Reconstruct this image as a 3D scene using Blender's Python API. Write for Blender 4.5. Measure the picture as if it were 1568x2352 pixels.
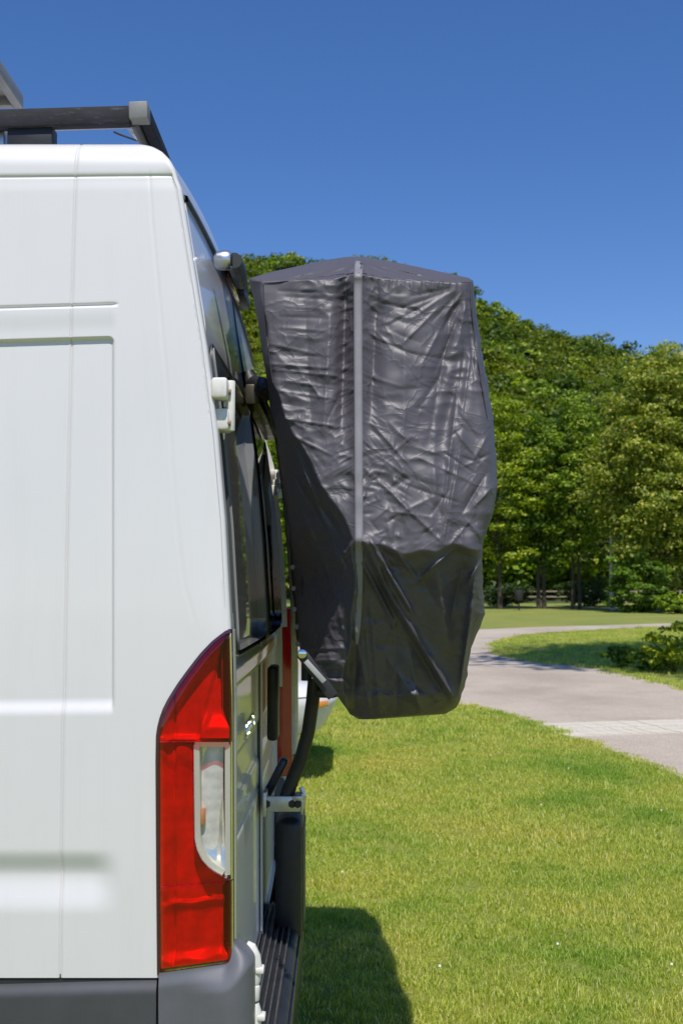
import bpy, bmesh, math, random
import numpy as np
from mathutils import Vector, Matrix, noise as mnoise

for o in list(bpy.data.objects):
    bpy.data.objects.remove(o)
SC = bpy.context.scene
COL = SC.collection
rng = np.random.default_rng(7)
random.seed(7)

# ------------------------------------------------------------------ camera
CAM_H = 1.53
F = 2605.0                      # focal length in units of a 1568 x 2352 picture
PITCH = math.atan(164 / F)
cam_d = bpy.data.cameras.new('camera')
cam = bpy.data.objects.new('camera', cam_d)
COL.objects.link(cam)
cam.location = (0, 0, CAM_H)
cam.rotation_euler = (math.radians(90) + PITCH, 0, 0)
cam_d.sensor_fit = 'VERTICAL'
cam_d.sensor_height = 36
cam_d.lens = F / 2352 * 36
cam_d.clip_start = 0.05
cam_d.clip_end = 2000
cam_d.dof.use_dof = True
cam_d.dof.focus_distance = 2.6
cam_d.dof.aperture_fstop = 9
SC.camera = cam
SC.render.resolution_x = 682
SC.render.resolution_y = 1024

# ------------------------------------------------------------------ light
SUN = Vector((0.058, -0.53, 1.0)).normalized()
world = bpy.data.worlds.new('World')
SC.world = world
world.use_nodes = True
wn = world.node_tree
bg = wn.nodes['Background']
sky = wn.nodes.new('ShaderNodeTexSky')
sky.sky_type = 'NISHITA'
sky.sun_disc = False
sky.sun_elevation = math.asin(SUN.z)
sky.sun_rotation = math.atan2(SUN.x, SUN.y)
sky.altitude = 0
sky.air_density = 1.0
sky.dust_density = 0.0
sky.ozone_density = 5.0
hs = wn.nodes.new('ShaderNodeHueSaturation')
hs.inputs['Saturation'].default_value = 1.2
wn.links.new(sky.outputs[0], hs.inputs['Color'])
wb = wn.nodes.new('ShaderNodeMix'); wb.data_type = 'RGBA'; wb.blend_type = 'MULTIPLY'
wb.inputs[0].default_value = 1.0; wb.inputs[7].default_value = (1.12, 1.0, 1.14, 1)
wn.links.new(hs.outputs[0], wb.inputs[6])
wn.links.new(wb.outputs[2], bg.inputs[0])
bg.inputs[1].default_value = 0.112
sun_d = bpy.data.lights.new('sun', 'SUN')
sun_d.energy = 4.8
sun_d.angle = math.radians(0.53)
sun_d.color = (1.0, 0.955, 0.88)
sun = bpy.data.objects.new('sun', sun_d)
COL.objects.link(sun)
sun.rotation_euler = SUN.to_track_quat('Z', 'Y').to_euler()
sun.location = (3, -6, 12)
SC.view_settings.view_transform = 'Standard'
SC.view_settings.look = 'None'
SC.view_settings.exposure = 0.0
SC.view_settings.gamma = 1
SC.view_settings.use_curve_mapping = False

# ------------------------------------------------------------------ geometry helpers
cp, sp_ = math.cos(PITCH), math.sin(PITCH)

def P(px, py, Y):
    """world point at distance Y seen in direction (px, py)"""
    px = np.asarray(px, float); py = np.asarray(py, float); Y = np.asarray(Y, float)
    u = px - 784; v = 1176 - py
    ry = F * cp - v * sp_
    rz = F * sp_ + v * cp
    t = Y / ry
    return np.stack(np.broadcast_arrays(u * t, Y, CAM_H + rz * t), -1)

def G(px, py, z=0.0):
    """ground point"""
    u = px - 784; v = 1176 - py
    ry = F * cp - v * sp_
    rz = F * sp_ + v * cp
    t = (z - CAM_H) / rz
    return np.array([u * t, ry * t, z])

def pts_interp(x, pts):
    a = np.array(pts, float)
    return np.interp(x, a[:, 0], a[:, 1])

def smooth(x, a, b):
    t = np.clip((np.asarray(x, float) - a) / (b - a), 0, 1)
    return t * t * (3 - 2 * t)

def gauss(d, w):
    return np.exp(-(np.asarray(d) / w) ** 2)

def make_mesh(name, verts, faces, mats, smooth_shade=True, mat_idx=None):
    me = bpy.data.meshes.new(name)
    v = np.asarray(verts, np.float32).reshape(-1, 3)
    f = np.asarray(faces)
    if f.ndim == 2 and f.dtype != object:
        n, k = f.shape
        me.vertices.add(len(v)); me.vertices.foreach_set('co', v.ravel())
        me.loops.add(n * k); me.loops.foreach_set('vertex_index', f.astype(np.int32).ravel())
        me.polygons.add(n)
        me.polygons.foreach_set('loop_start', np.arange(0, n * k, k, dtype=np.int32))
    else:
        me.from_pydata(v.tolist(), [], [list(map(int, q)) for q in faces])
    if not isinstance(mats, (list, tuple)):
        mats = [mats]
    for m in mats:
        me.materials.append(m)
    if mat_idx is not None:
        me.polygons.foreach_set('material_index', np.asarray(mat_idx, np.int32))
    me.update(calc_edges=True)
    if smooth_shade:
        me.polygons.foreach_set('use_smooth', np.ones(len(me.polygons), bool))
    me.validate()
    return me

def link(name, me, parent=None, **props):
    o = bpy.data.objects.new(name, me)
    COL.objects.link(o)
    if parent is not None:
        o.parent = parent
    for k, v in props.items():
        o[k] = v
    return o

def empty(name, loc, rz=0, label=None, category=None, group=None):
    o = bpy.data.objects.new(name, None)
    COL.objects.link(o)
    o.location = loc
    o.rotation_euler = (0, 0, rz)
    o.empty_display_size = 0.1
    if label: o['label'] = label
    if category: o['category'] = category
    if group: o['group'] = group
    return o

def grid_faces(nr, nc, base=0, flip=False):
    i = np.arange(nr - 1)[:, None]; j = np.arange(nc - 1)[None, :]
    a = (i * nc + j).ravel() + base
    q = np.stack([a, a + 1, a + nc + 1, a + nc], 1)
    return q[:, ::-1] if flip else q

class MB:
    """collects simple solids into one mesh"""
    def __init__(s):
        s.bm = bmesh.new()
    def box(s, c, size, rot=None, bevel=0.0, seg=2):
        m = Matrix.Translation(Vector(c))
        if rot is not None:
            m = m @ rot.to_4x4()
        m = m @ Matrix.Diagonal((size[0], size[1], size[2], 1))
        r = bmesh.ops.create_cube(s.bm, size=1, matrix=m)
        if bevel > 0:
            es = list({e for v in r['verts'] for e in v.link_edges})
            bmesh.ops.bevel(s.bm, geom=es, offset=bevel, segments=seg, profile=0.5, affect='EDGES')
        return s
    def cyl(s, a, b, r, r2=None, seg=16, bevel=0.0):
        a = Vector(a); b = Vector(b); d = b - a
        m = Matrix.Translation((a + b) / 2) @ d.to_track_quat('Z', 'Y').to_matrix().to_4x4()
        rr = bmesh.ops.create_cone(s.bm, cap_ends=True, segments=seg, radius1=r, radius2=r if r2 is None else r2,
                                   depth=d.length, matrix=m)
        if bevel > 0:
            es = [e for e in {e for v in rr['verts'] for e in v.link_edges}
                  if len(e.link_faces) == 2 and any(len(f.verts) > 4 for f in e.link_faces)]
            bmesh.ops.bevel(s.bm, geom=es, offset=bevel, segments=2, profile=0.5, affect='EDGES')
        return s
    def tube(s, pts, r, seg=12):
        pts = [Vector(p) for p in pts]
        n = len(pts); rr = r if hasattr(r, '__len__') else [r] * n
        rings = []
        up = Vector((0.13, 0.31, 0.94))
        for i, p in enumerate(pts):
            d = (pts[min(i + 1, n - 1)] - pts[max(i - 1, 0)]).normalized()
            u = d.cross(up).normalized(); w = d.cross(u).normalized()
            rings.append([s.bm.verts.new(p + (u * math.cos(2 * math.pi * k / seg) + w * math.sin(2 * math.pi * k / seg)) * rr[i])
                          for k in range(seg)])
        for i in range(n - 1):
            for k in range(seg):
                s.bm.faces.new((rings[i][k], rings[i][(k + 1) % seg], rings[i + 1][(k + 1) % seg], rings[i + 1][k]))
        s.bm.faces.new(rings[0][::-1]); s.bm.faces.new(rings[-1])
        return s
    def prism(s, outline, axis, t):
        """extrude an outline (list of 3d points) by vector axis*t"""
        a = [s.bm.verts.new(Vector(p)) for p in outline]
        b = [s.bm.verts.new(Vector(p) + Vector(axis) * t) for p in outline]
        n = len(a)
        s.bm.faces.new(a); s.bm.faces.new(b[::-1])
        for i in range(n):
            s.bm.faces.new((a[i], a[(i + 1) % n], b[(i + 1) % n], b[i]))
        return s
    def mesh(s, name, mat, angle=35):
        bmesh.ops.recalc_face_normals(s.bm, faces=s.bm.faces[:])
        me = bpy.data.meshes.new(name)
        s.bm.to_mesh(me); s.bm.free()
        for m in (mat if isinstance(mat, (list, tuple)) else [mat]):
            me.materials.append(m)
        me.polygons.foreach_set('use_smooth', np.ones(len(me.polygons), bool))
        me.set_sharp_from_angle(angle=math.radians(angle))
        return me
    def build(s, name, mat, parent=None, angle=35, **props):
        return link(name, s.mesh(name, mat, angle), parent, **props)

# ------------------------------------------------------------------ materials
def new_mat(name):
    m = bpy.data.materials.new(name)
    m.use_nodes = True
    return m, m.node_tree, m.node_tree.nodes['Principled BSDF']

def coords(nt, scale=(1, 1, 1), kind='Object'):
    tc = nt.nodes.new('ShaderNodeTexCoord')
    mp = nt.nodes.new('ShaderNodeMapping')
    mp.inputs['Scale'].default_value = scale
    nt.links.new(tc.outputs[kind], mp.inputs[0])
    return mp.outputs[0]

def nnoise(nt, vec, scale, detail=4, rough=0.6):
    n = nt.nodes.new('ShaderNodeTexNoise')
    n.inputs['Scale'].default_value = scale
    n.inputs['Detail'].default_value = detail
    n.inputs['Roughness'].default_value = rough
    nt.links.new(vec, n.inputs['Vector'])
    return n.outputs['Fac']

def ramp(nt, fac, stops):
    r = nt.nodes.new('ShaderNodeValToRGB')
    cr = r.color_ramp
    while len(cr.elements) < len(stops):
        cr.elements.new(0.5)
    for e, (p, c) in zip(cr.elements, stops):
        e.position = p
        e.color = (c[0], c[1], c[2], 1) if hasattr(c, '__len__') else (c, c, c, 1)
    nt.links.new(fac, r.inputs[0])
    return r.outputs[0]

def bump(nt, b, height, strength, dist, prev=None):
    n = nt.nodes.new('ShaderNodeBump')
    n.inputs['Strength'].default_value = strength
    n.inputs['Distance'].default_value = dist
    nt.links.new(height, n.inputs['Height'])
    if prev is not None:
        nt.links.new(prev, n.inputs['Normal'])
    if b is not None:
        nt.links.new(n.outputs[0], b.inputs['Normal'])
    return n.outputs[0]

def mixc(nt, fac, a, b, mode='MIX'):
    n = nt.nodes.new('ShaderNodeMix')
    n.data_type = 'RGBA'; n.blend_type = mode
    for val, sock in ((fac, n.inputs[0]), (a, n.inputs[6]), (b, n.inputs[7])):
        if hasattr(val, 'links') or isinstance(val, bpy.types.NodeSocket):
            nt.links.new(val, sock)
        elif hasattr(val, '__len__'):
            sock.default_value = (*val[:3], 1)
        else:
            sock.default_value = val
    return n.outputs[2]

def simple(name, color, rough=0.5, metal=0.0, var=0.12, nscale=6, bmp=0.0, bscale=200, coat=0.0, rvar=0.1, spec=0.5):
    m, nt, b = new_mat(name)
    v = coords(nt)
    n = nnoise(nt, v, nscale, 5)
    c = np.array(color)
    nt.links.new(ramp(nt, n, [(0.3, c * (1 - var)), (0.7, np.minimum(c * (1 + var), 1))]), b.inputs['Base Color'])
    n2 = nnoise(nt, v, nscale * 3.1, 3)
    nt.links.new(ramp(nt, n2, [(0.3, max(rough - rvar, 0.02)), (0.7, min(rough + rvar, 1))]), b.inputs['Roughness'])
    b.inputs['Metallic'].default_value = metal
    b.inputs['Coat Weight'].default_value = coat
    b.inputs['Coat Roughness'].default_value = 0.04
    b.inputs['Specular IOR Level'].default_value = spec
    if bmp > 0:
        bump(nt, b, nnoise(nt, v, bscale, 3), bmp, 0.001)
    return m

def mat_paint():
    m, nt, b = new_mat('white_paint')
    v = coords(nt)
    n = nnoise(nt, v, 2.2, 5)
    streak = nnoise(nt, coords(nt, (9, 9, 0.8)), 3, 4)
    base = ramp(nt, n, [(0.3, (0.685, 0.665, 0.66)), (0.75, (0.715, 0.695, 0.688))])
    dirt = ramp(nt, streak, [(0.52, 0.0), (0.8, 0.10)])
    nt.links.new(mixc(nt, dirt, base, (0.52, 0.51, 0.47)), b.inputs['Base Color'])
    b.inputs['Roughness'].default_value = 0.42
    b.inputs['Coat Weight'].default_value = 0.6
    b.inputs['Coat Roughness'].default_value = 0.05
    peel = nnoise(nt, v, 90, 2)
    wav = nnoise(nt, v, 1.6, 2)
    p1 = bump(nt, None, wav, 0.25, 0.004)
    bump(nt, b, peel, 0.035, 0.001, p1)
    return m

M_PAINT = mat_paint()
M_MOULD = simple('grey_moulding_plastic', (0.062, 0.062, 0.068), 0.5, var=0.16, nscale=5, bmp=0.25, bscale=450)
M_GREY = simple('grey_bumper_plastic', (0.115, 0.117, 0.13), 0.5, var=0.16, nscale=5, bmp=0.25, bscale=450)
M_BLACK = simple('black_plastic', (0.018, 0.018, 0.02), 0.45, var=0.3, bmp=0.15)
M_RUBBER = simple('black_rubber', (0.022, 0.023, 0.022), 0.75, var=0.3)
M_SEAL = simple('grey_seal', (0.05, 0.056, 0.052), 0.5, var=0.15)
M_ALU = simple('brushed_aluminium', (0.55, 0.56, 0.57), 0.38, 1.0, var=0.1, nscale=20)
M_SILVER = simple('satin_silver', (0.6, 0.61, 0.63), 0.27, 0.9, var=0.05)
M_CHROME = simple('chrome', (0.72, 0.73, 0.75), 0.12, 1.0, var=0.05)
M_HINGE = simple('hinge_white', (0.70, 0.68, 0.63), 0.45, var=0.1, nscale=40)
M_RUST = simple('rusty_steel', (0.28, 0.17, 0.10), 0.7, var=0.3, nscale=60)
M_TYRE = simple('tyre_rubber', (0.03, 0.03, 0.032), 0.8)
M_NAVY = simple('dark_blue_anodised', (0.02, 0.025, 0.055), 0.28, 0.3, var=0.2)
M_BROWNRAIL = simple('bronze_rail', (0.10, 0.088, 0.062), 0.35, 0.5, var=0.15)
M_STICK = simple('grey_sticker', (0.36, 0.36, 0.34), 0.5)
M_BROWN = simple('dark_red_lens', (0.16, 0.05, 0.025), 0.2, coat=1)
M_ORANGE = simple('amber_lens', (0.75, 0.27, 0.03), 0.25, coat=1)
M_PANEL = simple('panel_back', (0.42, 0.40, 0.36), 0.6, var=0.12, nscale=3)

def mat_rackbar():
    m, nt, b = new_mat('scratched_black_bar')
    v = coords(nt, (1, 1, 1))
    n = nnoise(nt, coords(nt, (1.2, 4, 3)), 9, 6, 0.7)
    s = nnoise(nt, coords(nt, (3, 8, 26)), 8, 5, 0.75)
    base = ramp(nt, n, [(0.35, (0.014, 0.015, 0.020)), (0.7, (0.03, 0.032, 0.04))])
    sc = ramp(nt, s, [(0.58, 0.0), (0.70, 0.45)])
    nt.links.new(mixc(nt, sc, base, (0.17, 0.19, 0.20)), b.inputs['Base Color'])
    b.inputs['Roughness'].default_value = 0.7
    b.inputs['Specular IOR Level'].default_value = 0.25
    bump(nt, b, s, 0.3, 0.001)
    return m
M_RACK = mat_rackbar()

def mat_glass_dark():
    m, nt, b = new_mat('dark_window_glass')
    b.inputs['Base Color'].default_value = (0.012, 0.014, 0.014, 1)
    b.inputs['Roughness'].default_value = 0.02
    b.inputs['IOR'].default_value = 1.55
    d = nnoise(nt, coords(nt), 14, 5)
    nt.links.new(ramp(nt, d, [(0.4, 0.015), (0.8, 0.07)]), b.inputs['Roughness'])
    return m
M_GLASS = mat_glass_dark()
M_GLASSG = mat_glass_dark(); M_GLASSG.name = 'grey_acrylic_window'; M_GLASSG.node_tree.nodes['Principled BSDF'].inputs['Base Color'].default_value = (0.24, 0.245, 0.25, 1)

def mat_lens(name, tint, rough=0.03):
    """thin coloured lens: transparent tint plus a mirror-like surface reflection"""
    m = bpy.data.materials.new(name); m.use_nodes = True
    nt = m.node_tree; nt.nodes.clear()
    out = nt.nodes.new('ShaderNodeOutputMaterial')
    tr = nt.nodes.new('ShaderNodeBsdfTransparent'); tr.inputs[0].default_value = (*tint, 1)
    gl = nt.nodes.new('ShaderNodeBsdfGlossy'); gl.inputs['Roughness'].default_value = rough
    gl.inputs[0].default_value = (0.95, 0.95, 0.95, 1)
    fr = nt.nodes.new('ShaderNodeFresnel'); fr.inputs[0].default_value = 1.49
    v = coords(nt)
    bm_ = bump(nt, None, nnoise(nt, v, 24, 3), 0.12, 0.002)
    nt.links.new(bm_, gl.inputs['Normal']); nt.links.new(bm_, fr.inputs['Normal'])
    mx = nt.nodes.new('ShaderNodeMixShader')
    nt.links.new(fr.outputs[0], mx.inputs[0]); nt.links.new(tr.outputs[0], mx.inputs[1]); nt.links.new(gl.outputs[0], mx.inputs[2])
    nt.links.new(mx.outputs[0], out.inputs[0])
    return m
M_REDLENS = mat_lens('red_lens', (0.84, 0.002, 0.035))
M_CLEARLENS = mat_lens('clear_lens', (0.93, 0.93, 0.90))

def mat_reflector(name, col, metal, rough, sx):
    m, nt, b = new_mat(name)
    w = nt.nodes.new('ShaderNodeTexWave'); w.wave_type = 'BANDS'; w.bands_direction = 'Z'
    w.inputs['Scale'].default_value = sx; w.inputs['Distortion'].default_value = 0.6
    nt.links.new(coords(nt), w.inputs['Vector'])
    n = nnoise(nt, coords(nt), 30, 3)
    c = np.array(col)
    nt.links.new(ramp(nt, n, [(0.3, c * 0.8), (0.7, np.minimum(c * 1.15, 1))]), b.inputs['Base Color'])
    b.inputs['Metallic'].default_value = metal
    b.inputs['Roughness'].default_value = rough
    bump(nt, b, w.outputs['Fac'], 0.12, 0.002)
    return m
M_REFL_RED = mat_reflector('reflector_behind_red', (0.72, 0.7, 0.7), 0.15, 0.4, 14)
M_REFL_CLR = mat_reflector('reflector_behind_clear', (0.78, 0.78, 0.74), 0.75, 0.16, 9)

def mat_cover():
    m, nt, b = new_mat('dark_grey_nylon')
    v = coords(nt)
    n = nnoise(nt, v, 3.5, 5)
    nt.links.new(ramp(nt, n, [(0.3, (0.074, 0.067, 0.079)), (0.7, (0.090, 0.082, 0.094))]), b.inputs['Base Color'])
    b.inputs['Roughness'].default_value = 0.49
    b.inputs['Specular IOR Level'].default_value = 0.5
    b.inputs['Sheen Weight'].default_value = 0.0
    b.inputs['Sheen Roughness'].default_value = 0.5
    w1 = nt.nodes.new('ShaderNodeTexNoise'); w1.inputs['Scale'].default_value = 7; w1.inputs['Detail'].default_value = 3
    nt.links.new(v, w1.inputs['Vector'])
    wv = mixc(nt, 0.16, v, w1.outputs['Color'], 'ADD')
    prev = None
    for sc, st_, ds, wd in ((6.5, 0.24, 0.004, 0.05), (15, 0.22, 0.002, 0.06)):
        vo = nt.nodes.new('ShaderNodeTexVoronoi'); vo.feature = 'DISTANCE_TO_EDGE'; vo.inputs['Scale'].default_value = sc
        nt.links.new(wv, vo.inputs['Vector'])
        prev = bump(nt, None, ramp(nt, vo.outputs['Distance'], [(0.0, 1.0), (wd * 0.4, 0.45), (wd, 0.0)]), st_, ds, prev)
    bump(nt, b, nnoise(nt, v, 900, 2), 0.06, 0.0006, prev)
    return m
M_COVER = mat_cover()
M_TAPE = simple('grey_seam_tape', (0.21, 0.20, 0.215), 0.5, var=0.08, nscale=20, bmp=0.2, bscale=120)
M_HEM = simple('black_hem', (0.028, 0.027, 0.032), 0.5, var=0.2, bmp=0.3)

def leaf_mat(name, c1, c2, c3, hue=0.0):
    m = bpy.data.materials.new(name); m.use_nodes = True
    nt = m.node_tree
    b = nt.nodes['Principled BSDF']
    out = nt.nodes['Material Output']
    info = nt.nodes.new('ShaderNodeNewGeometry')
    oi = nt.nodes.new('ShaderNodeObjectInfo')
    c = ramp(nt, info.outputs['Random Per Island'], [(0.05, c1), (0.55, c2), (0.97, c3)])
    t = ramp(nt, oi.outputs['Random'], [(0.0, (0.55, 0.68, 0.75)), (0.5, (1.0, 1.0, 1.0)), (1.0, (1.45, 1.2, 0.7))])
    c = mixc(nt, 1.0, c, t, 'MULTIPLY')
    nt.links.new(c, b.inputs['Base Color'])
    b.inputs['Roughness'].default_value = 0.5
    b.inputs['Specular IOR Level'].default_value = 0.35
    tl = nt.nodes.new('ShaderNodeBsdfTranslucent')
    nt.links.new(mixc(nt, 1.0, c, (1.5, 1.7, 0.6), 'MULTIPLY'), tl.inputs[0])
    mx = nt.nodes.new('ShaderNodeMixShader'); mx.inputs[0].default_value = 0.33
    nt.links.new(b.outputs[0], mx.inputs[1]); nt.links.new(tl.outputs[0], mx.inputs[2])
    nt.links.new(mx.outputs[0], out.inputs[0])
    return m
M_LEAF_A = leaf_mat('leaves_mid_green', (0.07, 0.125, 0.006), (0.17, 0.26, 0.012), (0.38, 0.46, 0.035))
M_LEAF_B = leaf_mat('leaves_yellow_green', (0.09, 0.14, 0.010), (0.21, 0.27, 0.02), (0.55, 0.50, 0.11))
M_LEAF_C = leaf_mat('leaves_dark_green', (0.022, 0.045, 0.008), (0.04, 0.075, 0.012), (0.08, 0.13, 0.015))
M_LEAF_D = leaf_mat('leaves_hill', (0.06, 0.095, 0.006), (0.12, 0.17, 0.009), (0.22, 0.25, 0.015))
M_BARK = simple('bark', (0.07, 0.055, 0.04), 0.9, var=0.35, nscale=8, bmp=0.6, bscale=25)
M_PALEBARK = simple('pale_bark', (0.48, 0.46, 0.42), 0.8, var=0.25, nscale=5, bmp=0.4, bscale=25)

def mat_grass_blade():
    m = bpy.data.materials.new('grass_blades'); m.use_nodes = True
    nt = m.node_tree
    b = nt.nodes['Principled BSDF']; out = nt.nodes['Material Output']
    geo = nt.nodes.new('ShaderNodeNewGeometry')
    c = ramp(nt, geo.outputs['Random Per Island'], [(0.0, (0.22, 0.30, 0.028)), (0.5, (0.47, 0.53, 0.07)),
                                                    (0.85, (0.62, 0.61, 0.16)), (0.97, (0.78, 0.72, 0.36))])
    mp = nt.nodes.new('ShaderNodeMapping'); nt.links.new(geo.outputs['Position'], mp.inputs[0])
    n = nnoise(nt, mp.outputs[0], 0.8, 4, 0.6)
    t = ramp(nt, n, [(0.35, (0.58, 0.78, 0.55)), (0.48, (1, 1, 1)), (0.66, (1.25, 1.06, 1.3))])
    c = mixc(nt, 1.0, c, t, 'MULTIPLY')
    nt.links.new(c, b.inputs['Base Color'])
    b.inputs['Roughness'].default_value = 0.55
    b.inputs['Specular IOR Level'].default_value = 0.3
    tl = nt.nodes.new('ShaderNodeBsdfTranslucent')
    nt.links.new(mixc(nt, 1.0, c, (1.3, 1.4, 0.7), 'MULTIPLY'), tl.inputs[0])
    mx = nt.nodes.new('ShaderNodeMixShader'); mx.inputs[0].default_value = 0.45
    nt.links.new(b.outputs[0], mx.inputs[1]); nt.links.new(tl.outputs[0], mx.inputs[2])
    nt.links.new(mx.outputs[0], out.inputs[0])
    return m
M_BLADE = mat_grass_blade()

def mat_lawn(name='lawn', k=1.0):
    m, nt, b = new_mat(name)
    v = coords(nt)
    big = nnoise(nt, v, 0.35, 5, 0.65)
    fine = nnoise(nt, v, 38, 5, 0.8)
    c = ramp(nt, fine, [(0.3, (0.13 * k, 0.17 * k, 0.018)), (0.5, (0.26 * k, 0.29 * k, 0.04)), (0.72, (0.38 * k, 0.39 * k, 0.08))])
    t = ramp(nt, big, [(0.35, (0.75, 0.92, 0.8)), (0.5, (1, 1, 1)), (0.7, (1.3, 1.1, 1.2))])
    nt.links.new(mixc(nt, 1.0, c, t, 'MULTIPLY'), b.inputs['Base Color'])
    b.inputs['Roughness'].default_value = 0.9
    bump(nt, b, fine, 0.8, 0.03)
    return m
M_LAWN = mat_lawn('lawn_soil', 1.0)
M_FARLAWN = mat_lawn('far_lawn', 0.82)

def mat_path():
    m, nt, b = new_mat('gravel_path')
    v = coords(nt)
    big = nnoise(nt, coords(nt, (1.0, 0.8, 1)), 0.5, 6, 0.65)
    fine = nnoise(nt, v, 60, 5, 0.8)
    vor = nt.nodes.new('ShaderNodeTexVoronoi'); vor.inputs['Scale'].default_value = 45
    nt.links.new(v, vor.inputs['Vector'])
    c = ramp(nt, fine, [(0.3, (0.24, 0.195, 0.15)), (0.5, (0.46, 0.39, 0.315)), (0.7, (0.62, 0.54, 0.44))])
    t = ramp(nt, big, [(0.35, (0.80, 0.78, 0.76)), (0.55, (1, 1, 1)), (0.75, (1.12, 1.1, 1.08))])
    nt.links.new(mixc(nt, 1.0, c, t, 'MULTIPLY'), b.inputs['Base Color'])
    b.inputs['Roughness'].default_value = 0.92
    p = bump(nt, None, vor.outputs['Distance'], 0.8, 0.012)
    bump(nt, b, fine, 0.4, 0.006, p)
    return m
M_PATH = mat_path()
M_PAVER = simple('pale_paver', (0.55, 0.495, 0.41), 0.85, var=0.18, nscale=7, bmp=0.5, bscale=60)

# ------------------------------------------------------------------ the ground
def sheet(name, outline, z, mat, kind='structure', sub=True):
    bm = bmesh.new()
    vs = [bm.verts.new((p[0], p[1], z)) for p in outline]
    f = bm.faces.new(vs)
    bmesh.ops.triangulate(bm, faces=[f])
    bmesh.ops.recalc_face_normals(bm, faces=bm.faces[:])
    for f in bm.faces:
        if f.normal.z < 0: f.normal_flip()
    me = bpy.data.meshes.new(name); bm.to_mesh(me); bm.free()
    me.materials.append(mat)
    return link(name, me, kind=kind)

def spline(pts, n=8):
    pts = [np.array(p, float) for p in pts]
    out = []
    for i in range(len(pts) - 1):
        p0 = pts[max(i - 1, 0)]; p1 = pts[i]; p2 = pts[i + 1]; p3 = pts[min(i + 2, len(pts) - 1)]
        for k in range(n):
            t = k / n
            out.append(0.5 * ((2 * p1) + (-p0 + p2) * t + (2 * p0 - 5 * p1 + 4 * p2 - p3) * t * t + (-p0 + 3 * p1 - 3 * p2 + p3) * t ** 3))
    out.append(pts[-1])
    return out

sheet('ground', [(-700, -300), (700, -300), (700, 900), (-700, 900)], -0.004, M_FARLAWN)
near_edge = spline([G(640, 1552), G(780, 1562), G(900, 1585), G(1060, 1618), G(1150, 1640), G(1240, 1666), G(1350, 1709), G(1568, 1790), G(1850, 1910)], 6)
jit = np.random.default_rng(3)
near_edge = [p + np.array([jit.normal(0, 0.02), jit.normal(0, 0.03), 0]) for p in near_edge]
far_edge = spline([G(1900, 1424), G(1568, 1431), G(1400, 1436), G(1250, 1440), G(1100, 1446), G(900, 1452), G(640, 1456)], 6)
path_poly = near_edge + far_edge
sheet('gravel_path', path_poly, 0.004, M_PATH)
lawn_poly = [(-14, -3), (12, -3), near_edge[-1][:2]] + [tuple(p[:2]) for p in near_edge[::-1]] + [(-14, 19)]
sheet('lawn', [(p[0], p[1]) for p in lawn_poly], 0.0, M_LAWN)
isl = spline([G(1900, 1432), G(1568, 1440), G(1400, 1447), G(1250, 1456), G(1175, 1467), G(1140, 1484), G(1165, 1507), G(1240, 1522), G(1350, 1533), G(1450, 1553), G(1568, 1582), G(1900, 1680)], 6)
isl = [p + np.array([jit.normal(0, 0.03), jit.normal(0, 0.06), 0]) for p in isl]
sheet('grass_island', isl, 0.012, M_LAWN)

def inside(poly, pts):
    poly = np.array([(p[0], p[1]) for p in poly]); x, y = pts[:, 0], pts[:, 1]
    r = np.zeros(len(pts), bool); j = len(poly) - 1
    for i in range(len(poly)):
        xi, yi = poly[i]; xj, yj = poly[j]
        c = ((yi > y) != (yj > y)) & (x < (xj - xi) * (y - yi) / (yj - yi + 1e-12) + xi)
        r ^= c; j = i
    return r

# paver strip across the path
strip = empty('paver_strip', tuple(G(1400, 1672)), 0)
strip['kind'] = 'structure'
pa, pb = G(1238, 1664), G(1640, 1652)
pc, pd = G(1290, 1694), G(1640, 1683)
paver_me = None
NP = 26
for i in range(NP):
    t0, t1 = i / NP, (i + 1) / NP
    for r in range(2):
        q = lambda t, s: (1 - s) * (pa + (pb - pa) * t) + s * (pc + (pd - pc) * t)
        s0, s1 = r * 0.5, r * 0.5 + 0.5
        c = (q(t0, s0) + q(t1, s0) + q(t1, s1) + q(t0, s1)) / 4
        if paver_me is None:
            w = np.linalg.norm(q(t1, s0) - q(t0, s0)); h = np.linalg.norm(q(t0, s1) - q(t0, s0))
            b = MB()
            z0, z1 = -0.03, 0.012
            sk = 0.035
            outl = [(-w / 2 + sk, h / 2, z0), (-w / 2 - sk * .3, 0, z0), (-w / 2 + sk, -h / 2, z0), (w / 2 + sk, -h / 2, z0), (w / 2 - sk * .3, 0, z0), (w / 2 + sk, h / 2, z0)]
            outl = [(x * 0.972, y * 0.98, z) for x, y, z in outl]
            b.prism(outl, (0, 0, 1), z1 - z0)
            paver_me = b.mesh('paver', M_PAVER)
        o = link('paver', paver_me, strip)
        o.location = Vector(c) - strip.location + Vector((0, 0, random.uniform(-0.002, 0.004)))
        d = pb - pa
        o.rotation_euler = (0, 0, math.atan2(d[1], d[0]) + random.uniform(-0.01, 0.01))

# ------------------------------------------------------------------ foliage helpers
def leaf_quads(c, n, size, rs, aspect=0.75):
    """c centres, n normals, size per leaf -> verts, faces (quads, slightly bent diamond)"""
    N = len(c)
    r = rs.normal(size=(N, 3))
    u = np.cross(n, r); u /= np.linalg.norm(u, axis=1, keepdims=True) + 1e-9
    v = np.cross(n, u)
    s = size[:, None]
    a = c + u * s * 0.6
    b = c + v * s * 0.6 * aspect * 0.8 + n * s * 0.1
    d = c - u * s * 0.6
    e = c - v * s * 0.6 * aspect * 0.8 + n * s * 0.1
    V = np.stack([a, b, d, e], 1).reshape(-1, 3)
    Fc = np.arange(4 * N).reshape(N, 4)
    return V, Fc

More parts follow.
